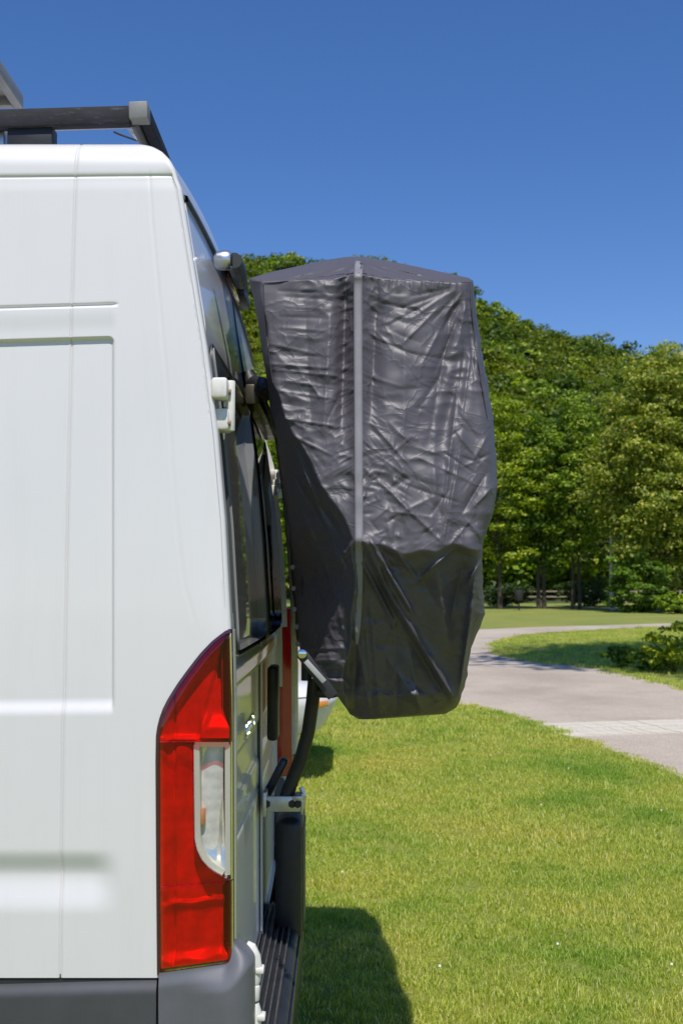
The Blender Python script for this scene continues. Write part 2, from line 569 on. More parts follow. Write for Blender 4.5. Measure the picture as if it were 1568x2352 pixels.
def crown_points(rs, rx, ry, rz, n_clump, per, clump_r, shape='egg'):
    C = []; Nn = []
    d = rs.normal(size=(n_clump, 3)); d /= np.linalg.norm(d, axis=1, keepdims=True)
    rad = 0.45 + 0.55 * rs.random(n_clump) ** 0.45
    lump = np.array([1 + 0.28 * mnoise.noise(Vector(x * 1.9 + rs_off(rs))) for x in d]) if False else np.clip(1 + 0.16 * rs.normal(size=n_clump), 0.6, 1.15)
    cc = d * (rad * lump)[:, None]
    if shape == 'egg':       # wider below the middle
        w = 1.0 - 0.35 * np.clip(cc[:, 2], -0.2, 1.2)
        cc[:, 0] *= w; cc[:, 1] *= w
    elif shape == 'cone':
        w = 1.0 - 0.8 * np.clip((cc[:, 2] + 1) / 2, 0, 1)
        cc[:, 0] *= w * 1.3; cc[:, 1] *= w * 1.3
    cc *= np.array([rx, ry, rz])
    for k in range(n_clump):
        m = int(per * rs.uniform(0.6, 1.4))
        e = rs.normal(size=(m, 3)); e /= np.linalg.norm(e, axis=1, keepdims=True)
        e[:, 2] = np.where(rs.random(m) < 0.7, np.abs(e[:, 2]), e[:, 2])
        rr = clump_r * rs.uniform(0.6, 1.35)
        p = cc[k] + e * rr * np.array([1, 1, 0.5]) * (rs.random(m) ** 0.35)[:, None]
        nn = e + rs.normal(size=(m, 3)) * 0.55 + np.array([0, 0, 0.35])
        nn /= np.linalg.norm(nn, axis=1, keepdims=True)
        C.append(p); Nn.append(nn)
    return np.concatenate(C), np.concatenate(Nn), cc

def crown_mesh(name, seed, rx, ry, rz, n_clump, per, clump_r, leaf, mat, shape='egg'):
    rs = np.random.default_rng(seed)
    c, n, cc = crown_points(rs, rx, ry, rz, n_clump, per, clump_r, shape)
    V, Fc = leaf_quads(c, n, leaf * rs.uniform(0.6, 1.4, len(c)), rs)
    return make_mesh(name, V, Fc, mat, smooth_shade=False), cc

def tree(x, y, h, w, seed, mat, label, group=None, trunk_h=None, leaf=0.155, clumps=150, per=60, shape='egg', bark=None,
         trunk_r=0.13, double=False, name='deciduous_tree', crown_low=None, z0=0.0, cat='tree'):
    low = crown_low if crown_low is not None else 2.2
    rz = (h - low) / 2
    if leaf < 0.18 : per = int(per * 1.5)
    t = empty(name, (x, y, z0), 0, label, cat, group)
    me, cc = crown_mesh('crown', seed, w / 2, w / 2, rz, clumps, per, w * 0.15, leaf, mat, shape)
    o = link('crown', me, t); o.location = (0, 0, low + rz)
    rs = np.random.default_rng(seed + 500)
    b = MB()
    th = h * 0.75
    lean = rs.normal(0, 0.25, 2)
    starts = [(-0.16, 0), (0.17, 0.05)] if double else [(0, 0)]
    for sx, sy in starts:
        pts = [(sx * (1 + i / 3), sy, 0) for i in range(1)]
        pts = [(sx + (lean[0] + sx) * (i / 6) ** 2 + rs.normal(0, 0.03), sy + lean[1] * (i / 6) ** 2, th * i / 6) for i in range(7)]
        b.tube(pts, [trunk_r * (1.25 if i == 0 else 1) * (1 - 0.14 * i) for i in range(7)], 8)
    idx = rs.choice(len(cc), min(14, len(cc)), replace=False)
    for k in idx:
        tgt = cc[k] * 0.8 + np.array([0, 0, low + rz])
        s = max(low * 0.7, tgt[2] * rs.uniform(0.45, 0.7)); fr = min(s / th, 1)
        p0 = np.array([lean[0] * fr ** 2, lean[1] * fr ** 2, s])
        mid = (p0 + tgt) / 2 + np.array([0, 0, -0.1])
        b.tube([p0, mid, tgt], [trunk_r * 0.4, trunk_r * 0.25, trunk_r * 0.08], 6)
    b.build('trunk', bark or M_BARK, t)
    return t

# trees along the far edge of the lawn
DT = 68.0
def tree_at(px, y, top, wpx, **k):
    base = P(px, 1400, y)
    tz = P(px, top, y)[2]
    w = wpx * y / F
    return tree(float(base[0]), y, float(tz), float(w), **k)
GR = 'trees along the far edge of the lawn'
tree_at(1148, DT, 885, 185, seed=1, mat=M_LEAF_A, clumps=190, per=75, group=GR, crown_low=2.3,
        label='leafy green tree with a single dark trunk, standing just right of the hanging cover')
tree_at(1243, DT + 1, 940, 170, seed=2, mat=M_LEAF_A, clumps=170, per=75, group=GR, double=True, crown_low=2.2,
        label='green tree with a forked trunk beside the small dark bin on the far lawn')
tree_at(1322, DT, 905, 190, seed=3, mat=M_LEAF_A, clumps=180, per=75, group=GR, double=True, trunk_r=0.11, crown_low=2.4,
        label='green tree with twin slender trunks, between the forked tree and the pale trunk')
tree_at(1404, DT - 2, 985, 120, seed=4, mat=M_LEAF_B, clumps=90, per=60, group=GR, bark=M_PALEBARK, trunk_r=0.13, crown_low=4.4, name='pale_trunk_tree',
        label='slim tree with a straight whitish trunk, left of the bright round bush')
tree_at(1530, DT - 6, 805, 300, seed=5, mat=M_LEAF_B, clumps=420, per=95, leaf=0.17, group=GR, trunk_r=0.25, crown_low=1.4,
        label='big tree with yellowish blossom-like foliage at the right edge of the picture')
tree_at(1700, DT - 5, 860, 260, seed=6, mat=M_LEAF_A, clumps=200, per=70, group=GR, label='dark leafy tree right of the big yellowish tree')
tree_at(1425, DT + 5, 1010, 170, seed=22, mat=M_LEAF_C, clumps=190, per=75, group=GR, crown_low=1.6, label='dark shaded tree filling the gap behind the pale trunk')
tree_at(1045, DT, 900, 180, seed=7, mat=M_LEAF_A, clumps=170, per=70, group=GR, label='green tree mostly hidden by the right half of the cover')
tree_at(930, DT + 2, 930, 190, seed=8, mat=M_LEAF_A, clumps=170, per=70, group=GR, label='green tree hidden behind the middle of the cover')
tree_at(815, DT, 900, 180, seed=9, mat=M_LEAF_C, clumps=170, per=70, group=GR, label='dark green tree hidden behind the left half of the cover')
tree_at(700, DT + 1, 920, 190, seed=10, mat=M_LEAF_A, clumps=170, per=70, group=GR, label='green tree hidden behind the van rear doors')
tree_at(585, DT, 880, 190, seed=11, mat=M_LEAF_A, clumps=170, per=70, group=GR, label='green tree hidden behind the left tail light of the van')
def bush(px, y, top, wpx, seed, mat, label, leaf=0.16, clumps=70, per=60, name='bush', group=None, base_z=0.0):
    p = P(px, 1400, y); h = float(P(px, top, y)[2]); w = wpx * y / F
    t = empty(name, (float(p[0]), y, base_z), 0, label, name if name == 'bush' else 'plant', group)
    me, cc = crown_mesh('leaves', seed, w / 2, w / 2, h / 2, clumps, per, w * 0.13, leaf, mat, 'round')
    o = link('leaves', me, t); o.location = (0, 0, h / 2)
    b = MB()
    for k in range(7):
        q = cc[k] * 0.8
        b.tube([(0, 0, 0), (q[0] * .4, q[1] * .4, h * .3), (q[0], q[1], max(q[2] + h / 2, h * .35))], [w * 0.012, w * 0.008, w * 0.003], 6)
    b.build('stems', M_BARK, t)
    return t
bush(1466, DT - 8, 1272, 140, 30, M_LEAF_A, 'bright green rounded bush right of the pale trunk', clumps=110, per=70)
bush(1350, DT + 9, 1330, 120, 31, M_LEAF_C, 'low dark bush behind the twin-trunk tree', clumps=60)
bush(1548, DT - 10, 1365, 90, 33, M_LEAF_A, 'low leafy bush under the big yellowish tree', clumps=60)
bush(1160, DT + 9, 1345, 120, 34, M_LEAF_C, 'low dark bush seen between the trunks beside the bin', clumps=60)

# small dark bin under the trees
bp = P(1191, 1400, DT - 3)
bn = empty('litter_bin', (float(bp[0]), DT - 3, 0), 0, 'small dark litter bin on a post under the trees', 'bin')
MB().cyl((0, 0, 0.55), (0, 0, 1.15), 0.22, 0.27, 14, 0.02).build('bin_body', M_RUBBER, bn)
MB().cyl((0, 0, 0), (0, 0, 0.56), 0.04).build('post', M_RUBBER, bn)
# post and rail fence behind
fe = empty('fence', (float(P(1250, 1400, 84)[0]), 84, 0), 0, 'thin wooden rail fence in the meadow behind the trees', 'fence')
M_WOOD = simple('weathered_wood', (0.30, 0.25, 0.18), 0.85)
me_post = MB().box((0, 0, 0.55), (0.12, 0.12, 1.1)).mesh('post', M_WOOD)
for i in range(-6, 9):
    o = link('post', me_post, fe); o.location = (i * 2.0, 0, 0)
for z in (0.95, 0.55):
    MB().box((2, 0.08, z), (30, 0.04, 0.1)).build('rail', M_WOOD, fe)

# ---------------- wooded hill
sil = [(-900, 700), (-200, 600), (300, 565), (545, 592), (620, 582), (720, 588), (800, 592), (860, 600), (950, 622), (1020, 648), (1090, 682), (1150, 708), (1200, 740),
       (1300, 770), (1380, 788), (1420, 808), (1480, 822), (1568, 825), (1700, 860), (2200, 900)]
Y_FOOT, Y_RIDGE = 88.0, 190.0
def hill_z(x, y):
    px = 784 + F * x / np.maximum(y, 1)
    ridge_y = Y_RIDGE + 0 * px
    top = P(px, pts_interp(px, sil), ridge_y)[..., 2] - 8.0
    t = np.clip((y - Y_FOOT) / (Y_RIDGE - Y_FOOT), 0, 1)
    k = t ** 1.15
    z = top * k
    back = np.clip((y - Y_RIDGE) / 250, 0, 1)
    return z * (1 - 0.8 * back ** 1.5) - 0.3 * (t <= 0)
nx, ny = 70, 50
gx = np.linspace(-0.75, 0.75, nx); gy = np.concatenate([np.linspace(86, 190, 34), np.linspace(200, 460, 16)])
GX = gx[None, :] * gy[:, None]; GY = np.repeat(gy[:, None], nx, 1)
HZ = hill_z(GX, GY)
link('hill', make_mesh('hill', np.stack([GX, GY, HZ], -1).reshape(-1, 3), grid_faces(ny, nx), simple('hill_floor', (0.05, 0.07, 0.02), 0.95)), kind='structure')

# trees of the wood that stand out: three things; their crowns also stock the wood behind
hill_src = []
specs = [(1290, 112, 5.2, 8.6, M_LEAF_C, 'dark conical evergreen standing out on the wooded slope', 'cone', 150),
         (1180, 100, 8.2, 9.5, M_LEAF_D, 'broad rounded tree at the foot of the wooded slope', 'round', 120),
         (1420, 100, 7.4, 9.0, M_LEAF_A, 'light green spreading tree on the wooded slope above the big yellowish tree', 'round', 120)]
for i, (px, y, w, h, mt, lab, shp, cl) in enumerate(specs):
    x = (px - 784) * y / F
    z = float(hill_z(np.array(x), np.array(float(y))))
    t = tree(x, y, h, w, seed=60 + i, mat=mt, label=lab, leaf=0.42, clumps=cl, per=42, shape=shp, crown_low=0.8, z0=z,
             name='evergreen_tree' if shp == 'cone' else 'deciduous_tree')
    hill_src.append([c for c in t.children if c.name.startswith('crown')][0])

def scatter_object(name, pts, rot, scl, which, sources, **props):
    """one object: copies of the source meshes on points (geometry nodes)"""
    me = bpy.data.meshes.new(name)
    me.vertices.add(len(pts)); me.vertices.foreach_set('co', np.asarray(pts, np.float32).ravel())
    for nm, typ, arr, key in (('rotz', 'FLOAT_VECTOR', rot, 'vector'), ('scl', 'FLOAT_VECTOR', scl, 'vector'), ('kindi', 'INT', which, 'value')):
        a = me.attributes.new(nm, typ, 'POINT'); a.data.foreach_set(key, np.asarray(arr).ravel())
    me.update()
    o = link(name, me, **props)
    ng = bpy.data.node_groups.new(name + '_nodes', 'GeometryNodeTree')
    ng.interface.new_socket('Geometry', in_out='INPUT', socket_type='NodeSocketGeometry')
    ng.interface.new_socket('Geometry', in_out='OUTPUT', socket_type='NodeSocketGeometry')
    gi = ng.nodes.new('NodeGroupInput'); go = ng.nodes.new('NodeGroupOutput')
    def attr(nm, dt):
        n = ng.nodes.new('GeometryNodeInputNamedAttribute'); n.data_type = dt; n.inputs[0].default_value = nm; return n.outputs[0]
    join = ng.nodes.new('GeometryNodeJoinGeometry')
    for i, s in enumerate(sources):
        oi = ng.nodes.new('GeometryNodeObjectInfo'); oi.inputs['Object'].default_value = s
        oi.inputs['As Instance'].default_value = True
        ip = ng.nodes.new('GeometryNodeInstanceOnPoints')
        cmpn = ng.nodes.new('FunctionNodeCompare'); cmpn.data_type = 'INT'; cmpn.operation = 'EQUAL'
        ng.links.new(attr('kindi', 'INT'), cmpn.inputs[2]); cmpn.inputs[3].default_value = i
        ng.links.new(gi.outputs[0], ip.inputs['Points'])
        ng.links.new(cmpn.outputs[0], ip.inputs['Selection'])
        ng.links.new(oi.outputs['Geometry'], ip.inputs['Instance'])
        e2r = ng.nodes.new('FunctionNodeEulerToRotation')
        ng.links.new(attr('rotz', 'FLOAT_VECTOR'), e2r.inputs[0])
        ng.links.new(e2r.outputs[0], ip.inputs['Rotation'])
        ng.links.new(attr('scl', 'FLOAT_VECTOR'), ip.inputs['Scale'])
        ng.links.new(ip.outputs[0], join.inputs[0])
    ng.links.new(join.outputs[0], go.inputs[0])
    md = o.modifiers.new('scatter', 'NODES'); md.node_group = ng
    return o

rs = np.random.default_rng(11)
pts = []; kk = []
y = 92.0
while y < 205:
    hw = 0.47 * y
    x = -hw
    while x < hw * 0.85:
        xx = x + rs.uniform(-1.6, 1.6); yy = y + rs.uniform(-1.6, 1.6)
        pts.append((xx, yy, float(hill_z(np.array(xx), np.array(yy))) + 4.2))
        kk.append(rs.choice([0, 1, 2], p=[0.05, 0.62, 0.33]))
        x += 4.7
    y += 4.2
pts = np.array(pts); n = len(pts)
rot = np.stack([np.zeros(n), np.zeros(n), rs.uniform(0, 6.28, n)], 1)
s = rs.uniform(0.72, 1.2, n); scl = np.stack([s, s, s * rs.uniform(0.85, 1.15, n)], 1)
scatter_object('hillside_wood', pts, rot, scl, kk, hill_src, kind='stuff', label='dense mixed green wood covering the hillside', category='wood')

# tall tree to the right, its shade falls on the grass island
tree(9.0, 15.5, 17.4, 9.4, seed=77, mat=M_LEAF_A, label='tall tree beside the path that shades the grass island', leaf=0.28, clumps=330, per=55,
     crown_low=13.0, shape='round', trunk_r=0.28)
# plants on the grass island
def plant(px, py, h, w, seed, label, n=26):
    p = G(px, py); t = empty('wild_plant', (p[0], p[1], 0.01), 0, label, 'plant', 'wild plants on the grass island')
    rs = np.random.default_rng(seed)
    me, cc = crown_mesh('leaves', seed, w / 2, w / 2, h / 2, n, 34, w * 0.16, 0.07, M_LEAF_A, 'round')
    o = link('leaves', me, t); o.location = (0, 0, h / 2)
    b = MB()
    for k in range(6):
        q = cc[k]
        b.tube([(0, 0, 0), (q[0] * .5, q[1] * .5, h * .4), (q[0], q[1], q[2] * .9 + h / 2)], [0.012, 0.008, 0.004], 6)
    b.build('stems', M_LEAF_C, t)
plant(1548, 1548, 0.95, 0.9, 40, 'tall leafy wild plant at the right edge of the island', 50)
plant(1500, 1542, 0.35, 0.7, 41, 'knee-high wild plant left of the tall one on the island')
plant(1425, 1536, 0.42, 0.6, 42, 'pale green weed in the island shade, leftmost plant')

# ------------------------------------------------------------------ grass
def clump(name, seed, nb, rad, hgt, wid):
    rs = np.random.default_rng(seed)
    V = []; Fc = []
    for i in range(nb):
        a = rs.uniform(0, 6.28); r = rad * math.sqrt(rs.random())
        x0, y0 = r * math.cos(a), r * math.sin(a)
        h = hgt * rs.uniform(0.5, 1.2); d = rs.uniform(0, 6.28); bend = h * rs.uniform(0.15, 0.85)
        w = wid * rs.uniform(0.6, 1.3); wd = d + 1.57 + rs.normal(0, .4)
        bx, by = math.cos(d), math.sin(d); ux, uy = math.cos(wd) * w / 2, math.sin(wd) * w / 2
        k = len(V)
        V += [(x0 - ux, y0 - uy, -0.004), (x0 + ux, y0 + uy, -0.004),
              (x0 + bx * bend * .4 + ux * .8, y0 + by * bend * .4 + uy * .8, h * .6), (x0 + bx * bend * .4 - ux * .8, y0 + by * bend * .4 - uy * .8, h * .6),
              (x0 + bx * bend + ux * .15, y0 + by * bend + uy * .15, h * .92), (x0 + bx * bend - ux * .15, y0 + by * bend - uy * .15, h * .92)]
        Fc += [(k, k + 1, k + 2, k + 3), (k + 3, k + 2, k + 4, k + 5)]
    return make_mesh(name, V, np.array(Fc), M_BLADE, False)
g_src = [bpy.data.objects.new('grass_tuft', clump('grass_tuft', 100 + i, 46, 0.055, 0.016 + 0.005 * i, 0.0032)) for i in range(3)]
rs = np.random.default_rng(5)
lp = [(p[0], p[1]) for p in lawn_poly]
P_ = []; S_ = []
def add_zone(x0, x1, y0, y1, dens, sc, polys, frustum=True):
    n = int((x1 - x0) * (y1 - y0) * dens)
    q = np.stack([rs.uniform(x0, x1, n), rs.uniform(y0, y1, n)], 1)
    if frustum:
        q = q[(q[:, 0] < 0.335 * q[:, 1] + 0.5) & (q[:, 0] > -0.13 * q[:, 1] - 0.4)]
    ok = np.zeros(len(q), bool)
    for po in polys:
        ok |= inside(po, q)
    q = q[ok]
    P_.append(np.c_[q, np.zeros(len(q))]); S_.append(np.full(len(q), sc) * rs.uniform(0.75, 1.25, len(q)))
add_zone(-1.2, 3.2, 3.2, 6.5, 560, 1.0, [lp])
add_zone(-1.6, 4.5, 6.5, 11, 300, 1.25, [lp])
add_zone(-3, 6.5, 11, 20, 120, 1.7, [lp])
add_zone(2, 17, 15, 46, 26, 2.3, [isl])
edge = []
for i in range(len(near_edge) - 1):
    a, b_ = near_edge[i], near_edge[i + 1]
    m = int(np.linalg.norm(b_ - a) * 22)
    for t in rs.random(m): edge.append(a + (b_ - a) * t + np.array([rs.normal(0, .05), rs.normal(0, .06), 0]))
P_.append(np.array(edge)); S_.append(rs.uniform(0.9, 1.9, len(edge)))
edge = []
for i in range(len(isl) - 1):
    a, b_ = isl[i], isl[i + 1]
    m = int(min(np.linalg.norm(b_ - a), 8) * 10)
    for t in rs.random(m): edge.append(a + (b_ - a) * t + np.array([rs.normal(0, .1), rs.normal(0, .1), 0]))
P_.append(np.array(edge)); S_.append(rs.uniform(1.5, 3.5, len(edge)))
GP = np.concatenate(P_); GS = np.concatenate(S_); n = len(GP)
rot = np.stack([rs.normal(0, .12, n), rs.normal(0, .12, n), rs.uniform(0, 6.28, n)], 1)
scl = np.stack([GS, GS, GS * rs.uniform(0.7, 1.15, n)], 1)
scatter_object('grass', GP, rot, scl, rs.integers(0, 3, n), g_src, kind='stuff', label='short yellow-green mown lawn grass', category='grass')
# daisies and clover heads dotted in the lawn
b = MB()
for k in range(12):
    yy = rs.uniform(4.2, 12); xx = rs.uniform(-0.1, 0.3) * yy
    if not inside(lp, np.array([[xx, yy]]))[0]: continue
    b.cyl((xx, yy, 0.036), (xx, yy, 0.042), 0.006, 0.004, 7)
b.build('daisies', simple('daisy_white', (0.75, 0.75, 0.68), 0.7), kind='stuff', label='tiny white daisies dotted through the lawn', category='flowers')

# ------------------------------------------------------------------ the van
YN = 2.39
W = 2.05
YAW = 0.0
X0 = float(P(533, 1800, YN)[0])
van = empty('van', (X0, YN, 0), YAW, 'white panel van seen at its rear left corner, red tail light and open lawn beyond', 'van')
MV = Matrix.Translation((X0, YN, 0)) @ Matrix.Rotation(YAW, 4, 'Z')
MVI = MV.inverted()
def loc(px, py, Y):
    return MVI @ Vector(P(px, py, Y).tolist())
def zpy(py):                     # height of picture row py on the near side
    z = P(300, py, YN)[..., 2]
    z = P(300, py, YN + bow(z))[..., 2]
    return P(300, py, YN + bow(z))[..., 2]
def bow(z):                      # the side panel is slightly barrel shaped
    return 0.030 * (np.clip(z, 0.4, 2.5) - 1.3) ** 2
def pyz(z):
    ys = np.linspace(-200, 3400, 400)
    return np.interp(-np.asarray(z, float), -zpy(ys), ys)
_prof = [(300, 337.6), (330, 339), (355, 345), (375, 356), (392, 372), (402, 390), (408, 412), (416, 432), (443, 600), (475, 800), (500, 1000), (517, 1200), (530, 1445), (533, 1600), (533, 3000)]
_dy = [.119, .111, .094, .079, .063, .052, .044, .038, .026, .016, .009, .004, .001, 0, 0]
_pz = np.array([P(a, b_, YN + q_)[2] for (a, b_), q_ in zip(_prof, _dy)]); _px = np.array([P(a, b_, YN + q_)[0] - X0 for (a, b_), q_ in zip(_prof, _dy)])
def xc(z):
    return np.interp(-np.asarray(z, float), -_pz, _px)
ZT = float(_pz[0])
RS = 0.075                        # shoulder radius
RC = 0.011
YC = W / 2
def yside(z):
    d = np.clip(np.asarray(z, float) - (ZT - RS), 0, RS)
    return RS - np.sqrt(np.maximum(RS ** 2 - d ** 2, 0)) + bow(z)
def crown(y):
    return 0.072 * np.clip(1 - ((y - YC) / (YC - RS)) ** 2, 0, 1)
def S(s, z, off=0.0):
    """van skin, near half: s<0 on the side, then the corner, then the rear"""
    s, z, off = np.broadcast_arrays(np.asarray(s, float), np.asarray(z, float), np.asarray(off, float))
    L = RC * math.pi / 2
    th = np.clip(s / RC, 0, math.pi / 2)
    ys = yside(z); x0 = xc(z) - RC
    nx_, ny_ = np.sin(th), -np.cos(th)
    x = x0 + np.minimum(s, 0) + RC * nx_
    y = ys + RC + RC * ny_ + np.maximum(s - L, 0)
    x = x + 0.012 * np.clip(1 - ((y - YC) / YC) ** 2, 0, 1) * (s > 0)
    zz = z + crown(y) * smooth(z, 2.27, ZT) * (s > L)
    return np.stack([x + nx_ * off, y + ny_ * off, zz], -1)
LARC = RC * math.pi / 2
def px_of(x, z):
    """picture column of a side point (local x, height z)"""
    k = (P(785, pyz(z), YN + bow(z))[..., 0])
    return 784 + (x + X0) / k

def slope(py):
    return pts_interp(py, [(340, .01), (405, .01), (700, .03), (790, .032), (1600, .012), (2000, 0.004), (2250, .028)])

seamx = float(P(150, 1300, YN)[0] - X0)
def side_off(x, z):
    px = px_of(x, z); py = pyz(z)
    pe = py + slope(py) * (px - 150)
    o = np.zeros(np.broadcast(px, py).shape)
    left = px < 412
    o = o - 0.0022 * gauss(pe - 405, 2.4) - 0.0018 * smooth(pe, 395, 404) * (1 - smooth(pe, 407, 440))
    f2 = 1 - smooth(px, 255, 275)
    o = o - f2 * (0.005 * gauss(pe - 702, 3.0)) + f2 * 0.003 * (smooth(pe, 702, 710) * (1 - smooth(pe, 715, 762)))
    dx = 264 - px
    ri = 16.0
    # rounded rect recess distance
    cx = np.maximum(px - (264 - ri), 0); cy = np.maximum((774 + ri) - pe, 0)
    dtop = ri - np.sqrt(cx ** 2 + cy ** 2)
    a = smooth(np.where((cx > 0) | (cy > 0), dtop, 99), 0, 9) 
    bt = 1 - smooth(pe, 1606, 1642)
    o = o - 0.009 * np.minimum(a, 1) * bt * (px < 264)
    f4 = 1 - smooth(px, 205, 285)
    o = o - 0.0125 * f4 * smooth(py, 1950, 2012) * (1 - smooth(py, 2008, 2100))
    o = o - 0.0045 * gauss(x - seamx, 0.0022)
    ln = pts_interp(py, [(400, 343), (500, 349), (900, 385), (1200, 405), (1350, 424), (1500, 470)])
    act = smooth(py, 380, 410) * (1 - smooth(py, 1300, 1500))
    o = o - act * (0.0012 * gauss(px - ln, 3) + 0.004 * smooth(px, ln, ln + 90))
    return o

# tail light outline in picture coordinates: left edge as function of row
LT = [(1447, 527), (1456, 512), (1475, 488), (1500, 464), (1520, 448), (1545, 429), (1570, 411), (1590, 398), (1610, 386), (1630, 376), (1650, 369), (1670, 364), (1690, 361), (1750, 360), (2240, 362)]
LTZ = np.array([zpy(a) for a, b_ in LT]); LTX = np.array([P(b_, a, YN)[0] - X0 for a, b_ in LT])
Z_TOP, Z_BOT = float(zpy(1447)), float(zpy(2238))
def lt_left(z): return np.interp(-np.asarray(z), -LTZ, LTX)
S_REAR = 0.0145
BOT_SLOPE = (zpy(2213) - zpy(2238)) / (0.165)
def rec(z): return REC * (1 - smooth(z, 1.92, 2.12))
def in_light(s, z, m):
    x = s + xc(z) - RC
    zb = Z_BOT + np.clip(x - LTX[-1], 0, .17) * BOT_SLOPE
    return (x > lt_left(np.clip(z + m, 0, Z_TOP)) + m) & (z > zb + m - 0.009) & (z < Z_TOP - m * 1.5) & (s < S_REAR - m)

# --- body skin
REC = 0.030
DOOR_Y0 = 0.072; DOOR_Z0, DOOR_Z1 = 0.50, float(zpy(442))
rows = np.concatenate([np.arange(2246, 337.6, -5.0), [337.6], np.arange(396, 414, 1.5), np.arange(694, 716, 1.5), np.arange(770, 792, 1.5), np.array([338.2, 339, 341, 343, 346, 350, 354])])
rows = np.unique(np.concatenate([rows, np.arange(302, 338, 3.0)]))
rows = rows[zpy(rows) < ZT - 1e-4]
rows = np.concatenate([rows[::-1], [300.0]])
zr = zpy(rows); zr[-1] = ZT
cols = np.concatenate([np.linspace(-5200, -150, 40), np.arange(-140, 530, 5.0), px_of(seamx, 1.4) + np.array([-5, -3, -1.5, 0, 1.5, 3, 5]), np.arange(258, 272, 2.0), [533]])
cols = np.unique(cols)
base_x = P(cols, 1300, YN)[:, 0] - X0
x200 = float(P(200, 1300, YN)[0] - X0); x533 = base_x[-1]
fracs = np.clip((base_x - x200) / (x533 - x200), 0, 1)
SS = []; ZZ = []; OO = []
arc = np.linspace(0, LARC, 7)[1:]
rear_y = LARC + np.unique(np.concatenate([np.linspace(0, 0.12, 8), [0.0600 - RC, 0.0612 - RC, 0.0660 - RC], np.linspace(0.12, YC - RC - 0.0, 26)]))[1:]
for z in zr:
    ys = float(yside(z))
    xcz = float(xc(z))
    xs = np.where(fracs > 0, x200 + (xcz - RC - x200) * fracs, base_x)
    s1 = xs - (xcz - RC)
    o1 = side_off(xs, np.full_like(xs, z))
    s_rear = LARC + (rear_y - LARC) * (YC - RC - ys) / (YC - RC)
    s2 = np.concatenate([arc, s_rear])
    yy = ys + RC + np.maximum(s2 - LARC, 0)
    o2 = np.where((yy > 0.0608) & (z < DOOR_Z1), -0.02 - rec(z), 0.0)
    SS.append(np.concatenate([s1, s2])); OO.append(np.concatenate([o1, o2]))
    ZZ.append(np.full(len(s1) + len(s2), z))
SS = np.array(SS); ZZ = np.array(ZZ); OO = np.array(OO)
VB = S(SS, ZZ, OO)
nr, nc = SS.shape
Fb = grid_faces(nr, nc, flip=False)
sc_ = (SS[:-1, :-1] + SS[1:, 1:]) / 2; zc_ = (ZZ[:-1, :-1] + ZZ[1:, 1:]) / 2
hide = in_light(sc_, zc_, 0.003).ravel()
Fb = Fb[~hide]
# roof: across from every side column, and the little rear strip
ncs = len(cols)
topi = VB[-1]
ty = np.linspace(0, 1, 25)
yt0 = topi[:ncs, 1]
roofrows = []
for j in range(0, ncs):
    yq = yt0[j] + (YC - yt0[j]) * ty
    roofrows.append(np.stack([np.full(25, topi[j, 0]), yq, ZT + crown(yq)], 1))
rr = topi[ncs - 1:]
yq = np.linspace(rr[0, 1], YC, 25)
roofrows.append(np.stack([np.interp(yq, rr[:, 1], rr[:, 0]), yq, ZT + crown(yq)], 1))
RF = np.array(roofrows)
V1 = VB.reshape(-1, 3)
V2 = RF.reshape(-1, 3)
F2 = grid_faces(RF.shape[0], 25, base=len(V1))
# lower skirt under the moulding line and front cap
V3 = []
halfV = np.concatenate([V1, V2]); halfF = np.concatenate([Fb, F2])
def mirror(V): 
    m = V.copy(); m[:, 1] = W - m[:, 1]; return m
allV = np.concatenate([halfV, mirror(halfV)])
allF = np.concatenate([halfF, (halfF + len(halfV))[:, ::-1]])
me = make_mesh('body', allV, allF, M_PAINT)
bmx = bmesh.new(); bmx.from_mesh(me)
bmesh.ops.remove_doubles(bmx, verts=bmx.verts[:], dist=0.0004)
bmx.to_mesh(me); bmx.free()
me.polygons.foreach_set('use_smooth', np.ones(len(me.polygons), bool))
me.set_sharp_from_angle(angle=math.radians(50))
body = link('body', me, van)
# simple cab front, dark underside
fx = float(base_x[0])
b = MB()
b.prism([(fx, 0.02, 0.35), (fx, 0.02, ZT), (fx - 0.25, 0.02, ZT - 0.05), (fx - 0.9, 0.02, 1.55), (fx - 1.45, 0.02, 1.2), (fx - 1.6, 0.02, 0.9), (fx - 1.6, 0.02, 0.35)], (0, 1, 0), W - 0.04)
b.build('cab', M_PAINT, van)
MB().box((fx / 2 - 0.15, YC, 0.46), (abs(fx) - 0.1, W - 0.25, 0.22)).build('underbody', M_RUBBER, van)
w_t = MB().cyl((0, 0, 0), (0, 0.22, 0), 0.34, seg=32, bevel=0.03).mesh('tyre', M_TYRE)
w_r = MB().cyl((0, -0.01, 0), (0, 0.2, 0), 0.2, seg=24, bevel=0.01).mesh('rim', M_ALU)
for (wx, wy) in ((-1.15, 0.05), (-1.15, W - 0.27), (fx - 0.6, 0.05), (fx - 0.6, W - 0.27)):
    wh = link('wheel', w_t, van); wh.location = (wx, wy, 0.34)
    link('rim', w_r, wh)

